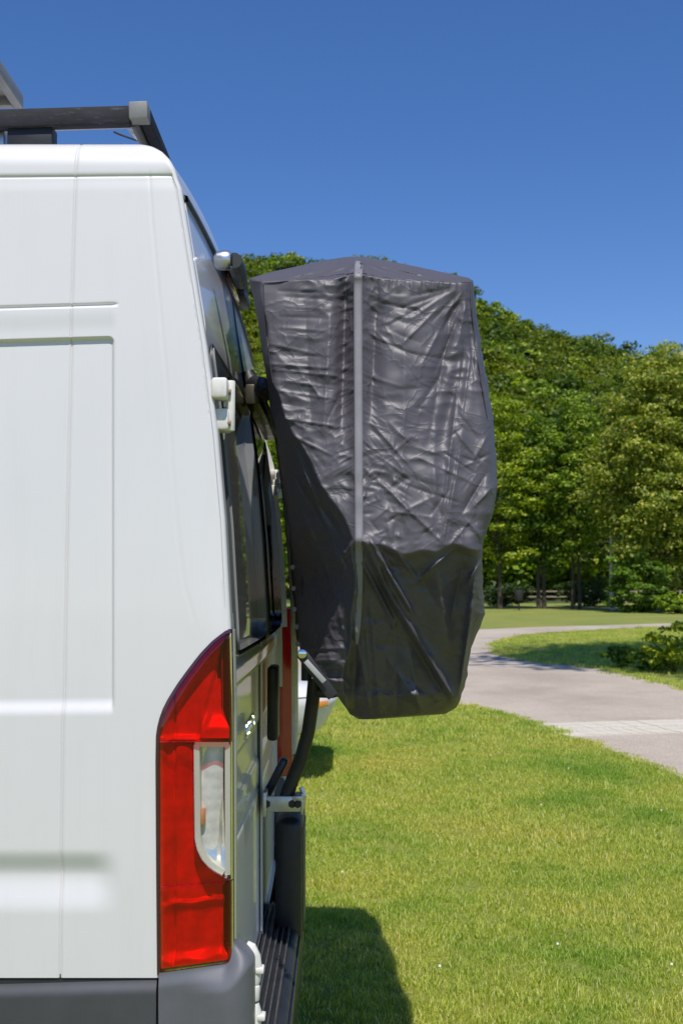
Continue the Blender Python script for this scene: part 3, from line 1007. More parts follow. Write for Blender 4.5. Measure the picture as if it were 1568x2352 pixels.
# generic patch on the skin 
def patch(name, left, right, zs, ncol, surf, mat, parent, off=0.003, thick=0.012, mirror_it=False, offf=None, edge=0.0015, **props):
    """rows at heights zs from left(z) to right(z); surf(a,z,off)"""
    zs = np.asarray(zs, float); R = len(zs)
    A = np.stack([np.linspace(left(z), right(z), ncol) for z in zs]); Z = np.repeat(zs[:, None], ncol, 1)
    if props.pop('botslope', False):
        pass
    O = np.full(A.shape, off)
    if offf is not None: O = O + offf(A, Z)
    # rim
    A2 = np.pad(A, 1, 'edge'); Z2 = np.pad(Z, 1, 'edge'); O2 = np.pad(O, 1, 'edge')
    O2[0, :] = O2[-1, :] = O2[:, 0] = O2[:, -1] = off - thick
    V = surf(A2, Z2, O2).reshape(-1, 3)
    if mirror_it: V = mirror(V)
    Fc = grid_faces(R + 2, ncol + 2, flip=mirror_it)
    me = make_mesh(name, V, Fc, mat)
    me.set_sharp_from_angle(angle=math.radians(50))
    return link(name, me, parent, **props)

def surf_rear(y, z, off):
    s = LARC + (np.asarray(y, float) - yside(z) - RC)
    return S(s, z, off)

# --- side moulding and bumper
zm1 = float(zpy(2252)); zm0 = 0.30
xgap = float(P(360, 2300, YN)[0] - X0)
def moulding_off(A, Z):
    return 0.012 * smooth(zm1 - Z, 0.0, 0.03) - 0.01 * smooth(zm1 - Z, 0.12, 0.3)
zsl = np.concatenate([np.linspace(zm1, zm1 - 0.05, 14), np.linspace(zm1 - 0.06, zm0, 14)])
def surf_side_x(x, z, off):
    return S(np.asarray(x) - (xc(z) - RC), z, off)
def sl_z(x, z):
    return z + 0.028 * (x - seamx)
for mir in (False, True):
    patch('side_moulding', lambda z: fx, lambda z: xgap - 0.002, zsl, 120,
          lambda x, z, o: surf_side_x(x, sl_z(np.clip(x, -1.5, 0), z), o), M_MOULD, van, off=-0.004, thick=0.02, mirror_it=mir, offf=moulding_off)
# dark gap strip between skin and moulding
patch('sill_gap', lambda z: -1.6, lambda z: xgap - 0.002, [zm1 + 0.012, zm1 - 0.005], 60, lambda x, z, o: surf_side_x(x, sl_z(x, z), o), M_RUBBER, van, off=-0.003, thick=0.004)

def bumper_patch(mir):
    # top edge follows the tail light's sloped bottom, then rises round the corner
    zs = np.concatenate([np.linspace(0, 0.06, 16), np.linspace(0.075, 0.45, 18)])
    svals = np.concatenate([np.linspace(xgap + 0.001, -RC * 1.0, 26) + 0, ])
    s_side = np.linspace(xgap + RC + 0.001, 0, 26)
    s_all = np.concatenate([s_side, np.linspace(0, LARC, 10)[1:], np.linspace(LARC, LARC + 0.12, 12)[1:]])
    top = np.where(s_all < 0, Z_BOT + 0.0045 + (s_all - s_side[0]) * BOT_SLOPE, 0)
    t0 = Z_BOT + 0.0045 + (0 - s_side[0]) * BOT_SLOPE
    top = np.where(s_all >= 0, t0 + 0.045 * smooth(s_all, -0.002, LARC * 0.8), top)
    top = np.where(s_all > LARC + 0.05, t0 + 0.045 - 0.22 * smooth(s_all, LARC + 0.05, LARC + 0.14), top)
    d = zs[:, None]
    Zg = top[None, :] - d * (np.ones_like(s_all))[None, :]
    Sg = np.repeat(s_all[None, :], len(zs), 0)
    out = 0.004 + 0.030 * smooth(d, 0, 0.05) * smooth(s_all, -0.10, 0.02)[None, :] + 0.008 * smooth(d, 0, 0.03)
    A2 = np.pad(Sg, 1, 'edge'); Z2 = np.pad(Zg, 1, 'edge'); O2 = np.pad(out, 1, 'edge')
    O2[0, :] = O2[-1, :] = O2[:, 0] = O2[:, -1] = -0.02
    V = S(A2, Z2, O2).reshape(-1, 3)
    if mir: V = mirror(V)
    me = make_mesh('bumper', V, grid_faces(A2.shape[0], A2.shape[1], flip=mir), M_GREY)
    me.set_sharp_from_angle(angle=math.radians(45))
    return link('bumper', me, van)
bumper_patch(False)
bumper_patch(True)

# --- tail lights
CL = [(1703, 447), (1706, 446), (1930, 448), (1955, 453), (1980, 464), (2000, 480), (2015, 499), (2028, 520), (2037, 538)]
CLZ = np.array([zpy(a) for a, b_ in CL]); CLX = np.array([P(b_, a, YN)[0] - X0 for a, b_ in CL])
def tail_light(mir):
    tl = link('tail_light', bpy.data.meshes.new('tail_light'), van) if False else None
    # gasket: the part; lenses, reflector and bulb are its pieces
    zs = zpy(np.concatenate([np.arange(1447, 1700, 7), np.arange(1700, 2239, 10), [2238]]))
    def slopez(s, z):
        x = s + xc(z) - RC
        k = smooth(Z_TOP - z, 0.25, Z_TOP - Z_BOT)
        return z + np.clip(x - LTX[-1], 0, 0.17) * BOT_SLOPE * k
    surf = lambda s, z, o: S(s, slopez(s, z), o)
    lft = lambda z: float(lt_left(z) - (xc(z) - RC))
    # housing (dark tray behind)
    def rim_grid(inset, off, thick, mat, name, parent, l, r, zz, nc=26, offf=None):
        return patch(name, l, r, zz, nc, surf, mat, parent, off=off, thick=thick, mirror_it=mir, offf=offf)
    g = None
    # gasket as a frame: strips along the outline
    b_v = []; b_f = []
    L_pts = [(lft(z), z) for z in zs] 
    R_pts = [(S_REAR, z) for z in zs[::-1]]
    B_pts = [(s_, zs[-1]) for s_ in np.linspace(L_pts[-1][0], S_REAR, 30)[1:-1]]
    loop = L_pts + B_pts + R_pts
    loop = np.array(loop)
    cen = np.array([0.0, (Z_TOP + Z_BOT) / 2])
    n = len(loop)
    nxt = np.roll(loop, -1, 0); prv = np.roll(loop, 1, 0)
    tan = nxt - prv; tan /= np.linalg.norm(tan, axis=1, keepdims=True) + 1e-9
    nor = np.stack([-tan[:, 1], tan[:, 0]], 1)         # inward for this winding
    rings = []
    for ins, of in ((-0.0035, -0.004), (-0.002, 0.003), (0.0045, 0.004), (0.0055, 0.001), (0.006, -0.06)):
        q = loop + nor * ins
        rings.append(surf(q[:, 0], q[:, 1], of))
    V = np.concatenate(rings)
    if mir: V = mirror(V)
    Fq = []
    for k in range(len(rings) - 1):
        for i in range(n):
            j = (i + 1) % n
            q = [k * n + i, k * n + j, (k + 1) * n + j, (k + 1) * n + i]
            Fq.append(q[::-1] if mir else q)
    me = make_mesh('tail_light', V, np.array(Fq), M_DKRED)
    bm2 = bmesh.new(); bm2.from_mesh(me); bmesh.ops.recalc_face_normals(bm2, faces=bm2.faces[:]); bm2.to_mesh(me); bm2.free()
    me.set_sharp_from_angle(angle=math.radians(40))
    g = link('tail_light', me, van)
    zz = zs[(zs > Z_BOT + 0.02)]
    n2 = len(zz)
    px_ = 0.034 if mir else 0.0
    V = np.concatenate([surf(np.full(n2, LARC + 0.0415), zz, o_) for o_ in (-REC - 0.004, -REC * 0.5, 0.001 + px_)] + [surf(np.full(n2, LARC + 0.034), zz, 0.005 + px_), surf(np.full(n2, LARC + 0.012), zz, 0.005 + px_ * 0.5), surf(np.full(n2, S_REAR + 0.004), zz, 0.002)])
    if mir: V = mirror(V)
    me = make_mesh('lamp_side', V, grid_faces(6, n2, flip=not mir), M_REDSIDE if mir else M_FRAME)
    link('lamp_side', me, g)
    # lens bulge
    def bulge(A, Z):
        ll = np.vectorize(lft)(Z)
        e = np.minimum(np.minimum(A - ll, S_REAR - A), np.minimum(Z_TOP + 0.02 - Z, Z - Z_BOT))
        return 0.006 * smooth(e, 0, 0.02)
    gap = 0.002
    def r1(z):
        if CLZ[-1] < z < CLZ[0]:
            x = float(np.interp(-z, -CLZ, CLX)); return x - (float(xc(z)) - RC) - gap if x < 0 - RC * 0 + 0.5 else S_REAR
        return 0.0095
    l1 = lambda z: lft(z) + 0.005
    za = zs[zs > CLZ[0]][1:]; zm = zs[(zs <= CLZ[0]) & (zs >= CLZ[-1])]; zb = zs[zs < CLZ[-1]]
    za = np.append(za, CLZ[0] + 0.001); zm = np.concatenate([[CLZ[0] - 0.0005], zm, [CLZ[-1] + 0.002]]); zb = np.concatenate([[CLZ[-1]], zb[:-1], [zs[-1] + 0.006]])
    for zz, rfun in ((za, lambda z: 0.0095), (zm, r1), (zb, lambda z: 0.0095)):
        rim_grid(0, 0.004, 0.005, M_REDLENS, 'red_lens', g, l1, rfun, zz, 26, bulge)
    # clear lens with its pale frame
    lc = lambda z: float(np.interp(-z, -CLZ, CLX)) - (float(xc(z)) - RC)
    zcl = np.concatenate([[CLZ[0]], zpy(np.arange(1710, 2034, 8)), [CLZ[-1] + 0.003]])
    rim_grid(0, 0.004, 0.005, M_CLEARLENS, 'clear_lens', g, lambda z: min(lc(z), -0.002), lambda z: 0.0095, zcl, 26, bulge)
    # pale frame inside the clear lens: strip along left curve and top
    q = np.array([(lc(z), z) for z in zcl])
    q = q[q[:, 0] < -0.002]
    rz_ = np.linspace(CLZ[-1] + 0.012, CLZ[0] - 0.006, 20)
    q = np.vstack([np.c_[np.full(20, 0.007), rz_], [[0.005, CLZ[0] - 0.001]], q])
    tan = np.gradient(q, axis=0); tan /= np.linalg.norm(tan, axis=1, keepdims=True) + 1e-9
    nor = np.stack([-tan[:, 1], tan[:, 0]], 1)
    rings = []
    for ins, of in ((0.0, -0.045), (0.0, 0.001), (0.011, -0.001), (0.013, -0.035)):
        w_ = q + nor * ins
        rings.append(surf(w_[:, 0], w_[:, 1], of))
    V = np.concatenate(rings); V = mirror(V) if mir else V
    n = len(q)
    me = make_mesh('lens_frame', V, grid_faces(4, n, flip=mir), M_FRAME)
    me.set_sharp_from_angle(angle=math.radians(40))
    link('lens_frame', me, g)
    # reflector behind red
    def back(A, Z):
        py = pyz(Z); x = A + xc(Z) - RC
        px = px_of(x, Z)
        ll = np.vectorize(lft)(Z)
        o = np.zeros(A.shape)
        o += 0.030 * (1 - smooth(A - ll, 0.004, 0.034)) * 0.8
        o += 0.034 * smooth(py, 2196, 2226) 
        o += 0.012 * smooth(py, 2072, 2080) * (1 - smooth(py, 2082, 2110))
        o += 0.040 * smooth(py, 1625, 1698) * smooth(px, 455, 462) * (py < 1700)
        o += 0.022 * smooth(py, 1690, 1699) * (1 - smooth(py, 1702, 1712)) * (px < 458)
        o -= 0.012 * gauss(px - (455 + (1700 - py) * 0.28), 7) * (py < 1700) * (py > 1480)
        o += 0.006 * smooth(px, 396, 400) * (py > 1715) - 0.010 * gauss(px - 398, 2.5) - 0.010 * gauss(py - 2078, 3)
        o -= 0.014 * smooth(px, 505, 520) * smooth(py, 2040, 2060)
        o += 0.006 * np.sin((px + py * 0.15) / 13.0) * (py > 1715)
        return np.minimum(o * 0.72, 0.021)
    zz = zpy(np.concatenate([np.arange(1452, 2232, 4.0)]))
    rim_grid(0, -0.026, 0.0, M_REFL_RED, 'reflector', g, lambda z: lft(z) + 0.004, lambda z: 0.0095, zz, 60, back)
    # bowl reflector behind the clear lens
    def back2(A, Z):
        py = pyz(Z); px = px_of(A + xc(Z) - RC, Z)
        o = 0.024 * smooth(py, 1930, 2035)
        o = o + 0.016 * (1 - smooth(py, 1706, 1722)) 
        o = o - 0.006 * np.cos((px - 490) / 8.0) * smooth(py, 1850, 1900)
        return o * 0.7
    rim_grid(0, -0.024, 0.0, M_REFL_CLR, 'reflector', g, lambda z: min(lc(z) + 0.006, -0.004), lambda z: 0.002, zcl, 40, back2)
    bq = surf(np.array([-0.053]), np.array([zpy(1880)]), np.array([-0.012]))[0]
    if mir: bq[1] = W - bq[1]
    MB().cyl(bq + np.array([0, 0, -0.018]), bq + np.array([0, 0, 0.018]), 0.008, 0.008, 14, 0.003).build('bulb', M_BULB, g)
    return g
M_REDSIDE = simple('red_plastic', (0.42, 0.006, 0.012), 0.15, var=0.15, coat=0.8)
M_DKRED = simple('dark_gasket', (0.045, 0.01, 0.02), 0.35, var=0.3, coat=0.6)
M_FRAME = simple('pale_lens_frame', (0.52, 0.50, 0.44), 0.35, var=0.06)
M_BULB = simple('bulb_amber', (0.55, 0.22, 0.10), 0.2, coat=1)
tail_light(False)
tail_light(True)

# --- far rear pillar, standing proud of the doors
zp_ = np.concatenate([np.linspace(2.12, 1.95, 12), np.linspace(1.93, Z_TOP - 0.07, 10)])
patch('rear_pillar', lambda z: LARC + 0.004, lambda z: LARC + 0.0415, zp_, 8, lambda s_, z, o: S(s_, z, o), M_PAINT, van, off=0.0, thick=0.09, mirror_it=True,
      offf=lambda A, Z: 0.020 * smooth(2.12 - Z, 0, 0.16) * smooth(A, LARC, LARC + 0.02))
# --- rear doors
def door_off(A, Z):
    o = -rec(Z) + 0.012 * smooth(Z, 1.285, 1.30) * (1 - smooth(Z, 1.335, 1.35))          # ledge under the window
    o = o - 0.010 * smooth(Z, 1.00, 1.03) * (1 - smooth(Z, 1.10, 1.13)) * smooth(A, 0.30, 0.34)
    o = o - 0.006 * gauss(Z - 0.93, 0.006)
    return o
dz = np.unique(np.concatenate([np.linspace(DOOR_Z0, DOOR_Z1 - 0.008, 70), np.linspace(1.27, 1.36, 14), np.linspace(0.99, 1.14, 16), np.linspace(0.92, 0.94, 7)]))[::-1]
doors = []
for mir in (False, True):
    d = patch('rear_door', lambda z: DOOR_Y0 + 0.004, lambda z: YC - 0.003, dz, 60, surf_rear, M_PAINT, van, off=0.0, thick=0.02, mirror_it=mir, offf=door_off)
    doors.append(d)
    z1, z0 = float(zpy(757)), 1.37
    rr_ = 0.05
    wz = np.concatenate([z1 - rr_ * (1 - np.cos(np.linspace(0, math.pi / 2, 8))), np.linspace(z1 - rr_, z0 + rr_, 20)[1:-1], z0 + rr_ * (1 - np.sin(np.linspace(0, math.pi / 2, 8)))])
    def inset(z, z1=z1, z0=z0, rr_=rr_):
        t = max(z - (z1 - rr_), (z0 + rr_) - z, 0)
        return rr_ - math.sqrt(max(rr_ ** 2 - t ** 2, 0))
    patch('window_seal', lambda z: DOOR_Y0 + 0.045 + inset(z), lambda z: YC - 0.06 - inset(z), wz, 30, surf_rear, M_SEAL, d, off=0.0035, thick=0.004, mirror_it=mir, offf=lambda A, Z: -rec(Z))
    k = 0.966
    patch('window', lambda z: DOOR_Y0 + 0.06 + inset(z), lambda z: YC - 0.075 - inset(z), (wz - (z1 + z0) / 2) * k + (z1 + z0) / 2, 30, surf_rear, M_GLASS if mir else M_GLASSG, d, off=0.006, thick=0.003, mirror_it=mir, offf=lambda A, Z: -rec(Z))
# dark seal between roof and doors, and centre seal
patch('roof_seal', lambda z: 0.03, lambda z: W - 0.03, [DOOR_Z1 + 0.006, DOOR_Z1 + 0.001, DOOR_Z1 - 0.010], 60, lambda y, z, o: np.where(np.asarray(y)[..., None] <= YC, surf_rear(np.minimum(y, YC), z, o), mir_pts(surf_rear(np.minimum(W - y, YC), z, o))), M_SEAL, van, off=0.008, thick=0.012) if False else None
def seal_strip():
    ys = np.concatenate([np.linspace(0.075, YC, 40)])
    V = []
    zs = [DOOR_Z1 + 0.010, DOOR_Z1 + 0.006, DOOR_Z1 - 0.006, DOOR_Z1 - 0.012]; of = [-0.002, 0.007, 0.007, -0.01]
    g = np.stack([surf_rear(ys, np.full_like(ys, z), o) for z, o in zip(zs, of)])
    n = g.shape[1]
    V = g.reshape(-1, 3)
    F_ = grid_faces(4, n)
    VV = np.concatenate([V, mirror(V)]); FF = np.concatenate([F_, (F_ + len(V))[:, ::-1]])
    link('roof_seal', make_mesh('roof_seal', VV, FF, M_SEAL), van)
seal_strip()
zz_ = np.linspace(DOOR_Z0, DOOR_Z1 - 0.012, 50)
cs = np.array([S(LARC + YC - RC - float(yside(z)), z, 0.0) for z in zz_])
cs[:, 1] = YC; cs[:, 0] -= rec(zz_)
b = MB(); b.tube([tuple(p + np.array([-0.001, 0, 0])) for p in cs], 0.006, 8); b.build('centre_seal', M_SEAL, van)

# hinges (near: as photographed; far: mirrored)
def hinge(zc, mir, hgt=0.11):
    x = float(xc(zc)); sg = -1 if mir else 1
    yb = (W - 0.05) if mir else 0.05
    h = MB()
    h.box((x + 0.012, yb - sg * 0.012, zc + hgt * .30), (0.034, 0.06, hgt * .40), bevel=0.006)
    h.box((x + 0.012, yb + sg * 0.02, zc - hgt * .28), (0.036, 0.07, hgt * .42), bevel=0.006)
    h.cyl((x + 0.032, yb + sg * 0.006, zc - hgt * .5), (x + 0.032, yb + sg * 0.006, zc + hgt * .5), 0.010, seg=14, bevel=0.002)
    h.box((x + 0.026, yb + sg * 0.03, zc + hgt * .05), (0.02, 0.05, hgt * .16), bevel=0.003)
    hb = h.build('hinge', M_HINGE, van)
    if mir and zc > 1.5:
        for kx, kz in ((-0.020, 0.034), (0.004, 0.040), (0.026, 0.030), (-0.012, -0.004), (0.014, 0.002), (0.034, -0.012), (-0.006, -0.040), (0.022, -0.044)):
            g3 = MB(); g3.box((x + kx + 0.004, W - 0.085, zc + kz), (0.018, 0.03, 0.024), bevel=0.005); g3.build('hinge_knob', M_HINGE, hb)
    for dz_ in (-0.36, 0.26):
        g2 = MB()
        g2.cyl((x + 0.020, yb - sg * 0.008, zc + hgt * dz_), (x + 0.034, yb - sg * 0.008, zc + hgt * dz_), 0.006, seg=10)
        g2.build('bolt', M_RUST, hb)
hz1 = float(zpy(925)); hz2 = float(zpy(2262))
hinge(hz1, False, 0.11); hinge(hz1, True, 0.11)
hinge(hz2, True, 0.19)
# white hinge hardware standing proud at the bumper
b = MB()
LH = 2.46
b.tube([loc(a_, c_, LH) for a_, c_ in ((566, 2168), (576, 2176), (585, 2196), (589, 2225), (586, 2250), (583, 2262))], [0.008, 0.012, 0.0125, 0.0125, 0.012, 0.010], 14)
b.box(loc(597, 2226, LH), (0.018, 0.03, 0.012), bevel=0.003)
b.cyl(loc(583, 2262, LH), loc(583, 2298, LH), 0.0135, 0.012, 16, 0.003)
b.tube([loc(a_, c_, LH) for a_, c_ in ((582, 2304), (584, 2325), (582, 2350), (580, 2420))], [0.012, 0.016, 0.0165, 0.016], 14)
b.box(loc(600, 2334, LH), (0.018, 0.03, 0.012), bevel=0.003)
b.build('lower_hinge_arm', M_HINGE, van)

# door handle (black, vertical, by the centre)
h1 = loc(622, 1535, 3.67); h2 = loc(622, 1690, 3.67)
b = MB()
b.box((float(xc(1.2)) + 0.010, (h1.y + h2.y) / 2, (h1.z + h2.z) / 2), (0.035, 0.11, abs(h1.z - h2.z) + 0.02), bevel=0.012, seg=3)
b.build('door_handle', M_BLACK, doors[1])
# chrome lettering low on the near door
cu = bpy.data.curves.new('badge', 'FONT'); cu.body = 'DUCATO'; cu.size = 0.056; cu.extrude = 0.004; cu.bevel_depth = 0.0008; cu.align_x = 'LEFT'; cu.space_character = 1.1
tmp = bpy.data.objects.new('badge_tmp', cu); COL.objects.link(tmp)
bpy.context.view_layer.update()
dg = bpy.context.evaluated_depsgraph_get()
me = bpy.data.meshes.new_from_object(tmp.evaluated_get(dg)); bpy.data.objects.remove(tmp)
me.materials.clear(); me.materials.append(M_CHROME)
bd = link('badge', me, doors[0])
bd.matrix_local = Matrix.Translation((float(xc(1.18)) + 0.012 - REC + 0.012, 0.40, 1.15)) @ Matrix(((0, 0, 1, 0), (1, 0, 0, 0), (0, 1, 0, 0), (0, 0, 0, 1)))

# bumper step with ribs
st = empty('rear_step', (0, 0, 0)); st.parent = van
sz = 0.50
xo = float(loc(690, 2120, 3.6).x)
xi = float(xc(0.6)) + 0.0
b = MB()
YA, YB = 0.16, 1.36
YM = (YA + YB) / 2
b.box(((xi + xo) / 2 - 0.03, YM, sz - 0.12), (xo - xi + 0.06, YB - YA, 0.24), bevel=0.022, seg=3)
b.build('step_block', M_BLACK, st)
M_RIB = simple('worn_step_plastic', (0.055, 0.055, 0.062), 0.5, var=0.3, nscale=30)
nrib = 6
for i in range(nrib):
    xr_ = xi - 0.02 + (xo - xi - 0.0) * (i + 0.5) / nrib
    MB().box((xr_, YM, sz + 0.003), ((xo - xi) / nrib * 0.34, YB - YA - 0.06, 0.012), bevel=0.002).build('tread_rib', M_RIB, st)
MB().box((xo + 0.003, YM, sz - 0.07), (0.006, YB - YA - 0.05, 0.10), bevel=0.002).build('step_edge', M_NAVY, st)

# ------------------------------------------------------------------ reversing camera on the roof edge
cc_ = P(514, 598, 2.78)
rc = empty('reversing_camera', tuple(cc_), YAW, 'round silver reversing camera on the roof edge above the rear doors', 'camera')
def cl_(px, py, Y): return (Matrix.Translation(Vector(cc_.tolist())) @ Matrix.Rotation(YAW, 4, 'Z')).inverted() @ Vector(P(px, py, Y).tolist())
MB().tube([(-0.024, 0, 0), (-0.022, 0, 0), (-0.016, 0, 0), (-0.006, 0, 0), (0.006, 0, 0), (0.014, 0, 0), (0.018, 0, 0)], [0.010, 0.016, 0.0225, 0.0245, 0.0245, 0.0235, 0.021], 28).build('camera_barrel', M_SILVER, rc)
b = MB(); b.tube([cl_(538, 598, 2.86), cl_(546, 618, 3.0), cl_(553, 650, 3.4), cl_(558, 684, 3.62)], [0.020, 0.023, 0.022, 0.02], 14)
b.build('camera_housing', M_SEAL, rc)
b = MB(); b.box(cl_(536, 652, 3.36), (0.026, 0.34, 0.055), bevel=0.012); b.build('brake_light_lens', M_BROWN, rc)
b = MB(); b.box(cl_(549, 684, 3.5), (0.055, 0.20, 0.035), bevel=0.01); b.box(cl_(520, 622, 3.2), (0.06, 0.25, 0.02), bevel=0.005)
b.build('mounting_bracket', M_BLACK, rc)
MB().cyl((0.018, 0, 0), (0.022, 0, 0), 0.014, seg=20).build('camera_lens', M_GLASS, rc)

# ------------------------------------------------------------------ roof rack
rk = empty('roof_rack', (X0, YN, ZT), YAW, 'black scratched roof rack frame with square grey end cap on the van roof', 'roof rack')
def rl(px, py, Y): return Matrix.Translation((X0, YN, ZT)).inverted() @ Vector(P(px, py, Y).tolist()) if False else (Matrix.Translation((X0, YN, ZT)) @ Matrix.Rotation(YAW, 4, 'Z')).inverted() @ Vector(P(px, py, Y).tolist())
YR = 2.52
a_ = rl(-5, 277, YR); e_ = rl(300, 268, YR)
hh = (rl(200, 250, YR) - rl(200, 291, YR)).length
dirx = (e_ - a_).normalized()
far_l = e_ - dirx * 2.9
ang = math.atan2(-dirx.z, dirx.x)
rotb = Matrix.Rotation(ang, 3, 'Y')
MB().box((far_l + e_) / 2, ((e_ - far_l).length, 0.03, hh), rotb, bevel=0.003).build('side_rail', M_RACK, rk)
cpx = rl(321, 260, YR)
MB().box(cpx + Vector((0, 0.0, 0)), (0.043, 0.042, 0.041), rotb, bevel=0.004).build('end_cap', simple('grey_end_cap', (0.20, 0.20, 0.20), 0.6, bmp=0.3), rk)
# rear cross rail, two profiles
wide = W - 0.30
zc0 = cpx.z
MB().box((cpx.x + 0.010, cpx.y + wide / 2 + 0.02, zc0 + 0.001), (0.022, wide, 0.038), bevel=0.003).build('cross_rail', M_NAVYR if False else M_RACK, rk)
MB().box((cpx.x - 0.014, cpx.y + wide / 2 + 0.02, zc0 - 0.012), (0.018, wide, 0.026), bevel=0.003).build('rail_profile', simple('rail_grey', (0.13, 0.13, 0.135), 0.5, 0.3), rk)
# far rail (pale, seen under the near one)
MB().box((cpx.x - 1.45, cpx.y + wide, zc0 - 0.005), (2.9, 0.03, 0.04), bevel=0.003).build('side_rail', M_ALU, rk)
for i in range(1, 4):
    MB().box((cpx.x - 0.9 * i, cpx.y + wide / 2, zc0 - 0.008), (0.035, wide, 0.03), bevel=0.003).build('cross_rail', M_RACK, rk)
f1 = rl(18, 318, YR); f2 = rl(121, 318, YR)
fb = rl(70, 345, YR); ft = rl(70, 292, YR)
MB().box(((f1.x + f2.x) / 2, f1.y + 0.02, (fb.z + ft.z) / 2 - 0.006), (f2.x - f1.x, 0.05, ft.z - fb.z + 0.02), bevel=0.003).build('rack_foot', M_BLACK, rk)
g_ = rl(5, 318, YR)
MB().box((g_.x - 0.02, f1.y + 0.03, (fb.z + ft.z) / 2), (0.04, 0.03, ft.z - fb.z + 0.02), bevel=0.002).build('rack_foot', M_ALU, rk)
MB().box((cpx.x - 1.8, f1.y + 0.02, (fb.z + ft.z) / 2 - 0.006), (0.1, 0.05, ft.z - fb.z + 0.02), bevel=0.003).build('rack_foot', M_BLACK, rk)
MB().box(((f1.x + f2.x) / 2, f1.y + wide, (fb.z + ft.z) / 2 + 0.02), (0.1, 0.05, ft.z - fb.z), bevel=0.003).build('rack_foot', M_BLACK, rk)
# underside lip of the rail and the cable tail
MB().tube([rl(262, 303, 2.9), rl(275, 309, 2.9), rl(292, 315, 2.9), rl(312, 322, 2.9), rl(330, 322, 2.9)], 0.0028, 8).build('cable', M_BLACK, rk)
# gusset
b = MB(); tri = [rl(292, 297, 2.75), rl(330, 296, 2.75), rl(330, 322, 2.75), rl(312, 318, 2.75)]
b.prism([tuple(t_) for t_ in tri], (0, 1, 0), 0.01); b.build('corner_gusset', M_ALU, rk)
# pale rail just under the near rail
p1_, p2_ = rl(-5, 300, 2.72), rl(318, 297, 2.72)
MB().box((p1_ + p2_) / 2 + Vector((-0.3, 0, 0)), ((p2_ - p1_).length + 0.6, 0.02, 0.014), rotb, bevel=0.002).build('inner_rail', simple('pale_rail', (0.32, 0.31, 0.29), 0.5, 0.2), rk)

# solar panel raised above the rack
sq = P(0, 152, 2.72)
sp0 = empty('solar_panel', (float(sq[0]), 2.66, float(sq[2])), YAW, 'grey underside of a raised solar panel above the roof rack, top left', 'solar panel')
PW = 1.1; PD = 0.27
MB().box((-PW / 2, PD / 2, 0.012), (PW - 0.02, PD - 0.02, 0.008)).build('panel_sheet', M_PANEL, sp0)
M_FR = simple('panel_frame', (0.24, 0.24, 0.235), 0.5, 0.2)
MB().box((-0.012, PD / 2, 0.0), (0.024, PD, 0.036), bevel=0.002).build('frame_rail', M_FR, sp0)
MB().box((-PW + 0.012, PD / 2, 0.0), (0.024, PD, 0.036), bevel=0.002).build('frame_rail', M_FR, sp0)
MB().box((-PW / 2, 0.012, 0.0), (PW - 0.05, 0.024, 0.036), bevel=0.002).build('frame_rail', M_FR, sp0)
MB().box((-PW / 2, PD - 0.012, 0.0), (PW - 0.05, 0.024, 0.036), bevel=0.002).build('frame_rail', M_FR, sp0)
for xk in (-0.075, -0.45, -0.8):
    MB().box((xk, PD / 2, -0.004), (0.035, PD - 0.06, 0.022), bevel=0.002).build('panel_rib', simple('rib_tan', (0.48, 0.46, 0.41), 0.6), sp0)
for (lx, ly) in ((-0.5, 0.06), (-0.5, PD - 0.06), (-0.95, 0.06), (-0.95, PD - 0.06)):
    MB().box((lx, ly, -0.09), (0.03, 0.03, 0.15)).build('bracket', M_ALU, sp0)

# ------------------------------------------------------------------ cover
CO = [(588, 790, 842)]
top_l = [(600, 636), (640, 625), (700, 611), (760, 599), (812, 590), (830, 589), (852, 592), (900, 601), (960, 613), (1020, 626), (1075, 638), (1086, 645)]
left_e = [(589, 805), (592, 780), (600, 735), (610, 690), (625, 620), (640, 571), (655, 574), (700, 585), (800, 602), (880, 615), (940, 622), (1020, 640), (1100, 655), (1200, 666), (1300, 673), (1400, 681), (1480, 687), (1510, 697), (1560, 735), (1600, 775), (1640, 803), (1652, 825)]
right_e = [(589, 835), (592, 850), (600, 895), (613, 960), (626, 1020), (638, 1075), (645, 1086), (700, 1091), (800, 1105), (880, 1119), (960, 1132), (1050, 1139), (1120, 1141), (1180, 1132), (1215, 1118), (1250, 1108), (1340, 1108), (1410, 1113), (1430, 1106), (1490, 1081), (1560, 1070), (1600, 1060), (1625, 1048), (1640, 1022), (1652, 860)]
Bl = [(640, 600), (760, 612), (880, 622), (940, 650), (1040, 700), (1140, 760), (1240, 812), (1400, 812), (1500, 796), (1640, 786), (1700, 780)]

def seg_dist(px, py, a, b_):
    ax, ay = a; bx, by = b_
    dx, dy = bx - ax, by - ay; L2 = dx * dx + dy * dy
    t = ((px - ax) * dx + (py - ay) * dy) / L2
    tc = np.clip(t, 0, 1)
    ddx = px - (ax + tc * dx); ddy = py - (ay + tc * dy)
    return np.sqrt(ddx ** 2 + ddy ** 2), t, ((px - ax) * dy - (py - ay) * dx) / math.sqrt(L2)

wr = np.random.default_rng(21)
creases = []       # (a, b, amp mm (+ out), width px)
def add(a, b_, amp, w): creases.append((a, b_, amp, w))
# upper left panel: drooping near-horizontal folds from left edge to the seam
for k in range(15):
    y0 = 665 + k * 21 + wr.uniform(-6, 6)
    x0 = wr.uniform(612, 660); x1 = wr.uniform(700, 812)
    add((x0, y0), (x1, y0 + wr.uniform(4, 26)), wr.uniform(1.5, 4.5) * wr.choice([1, -1]), wr.uniform(2.5, 7))
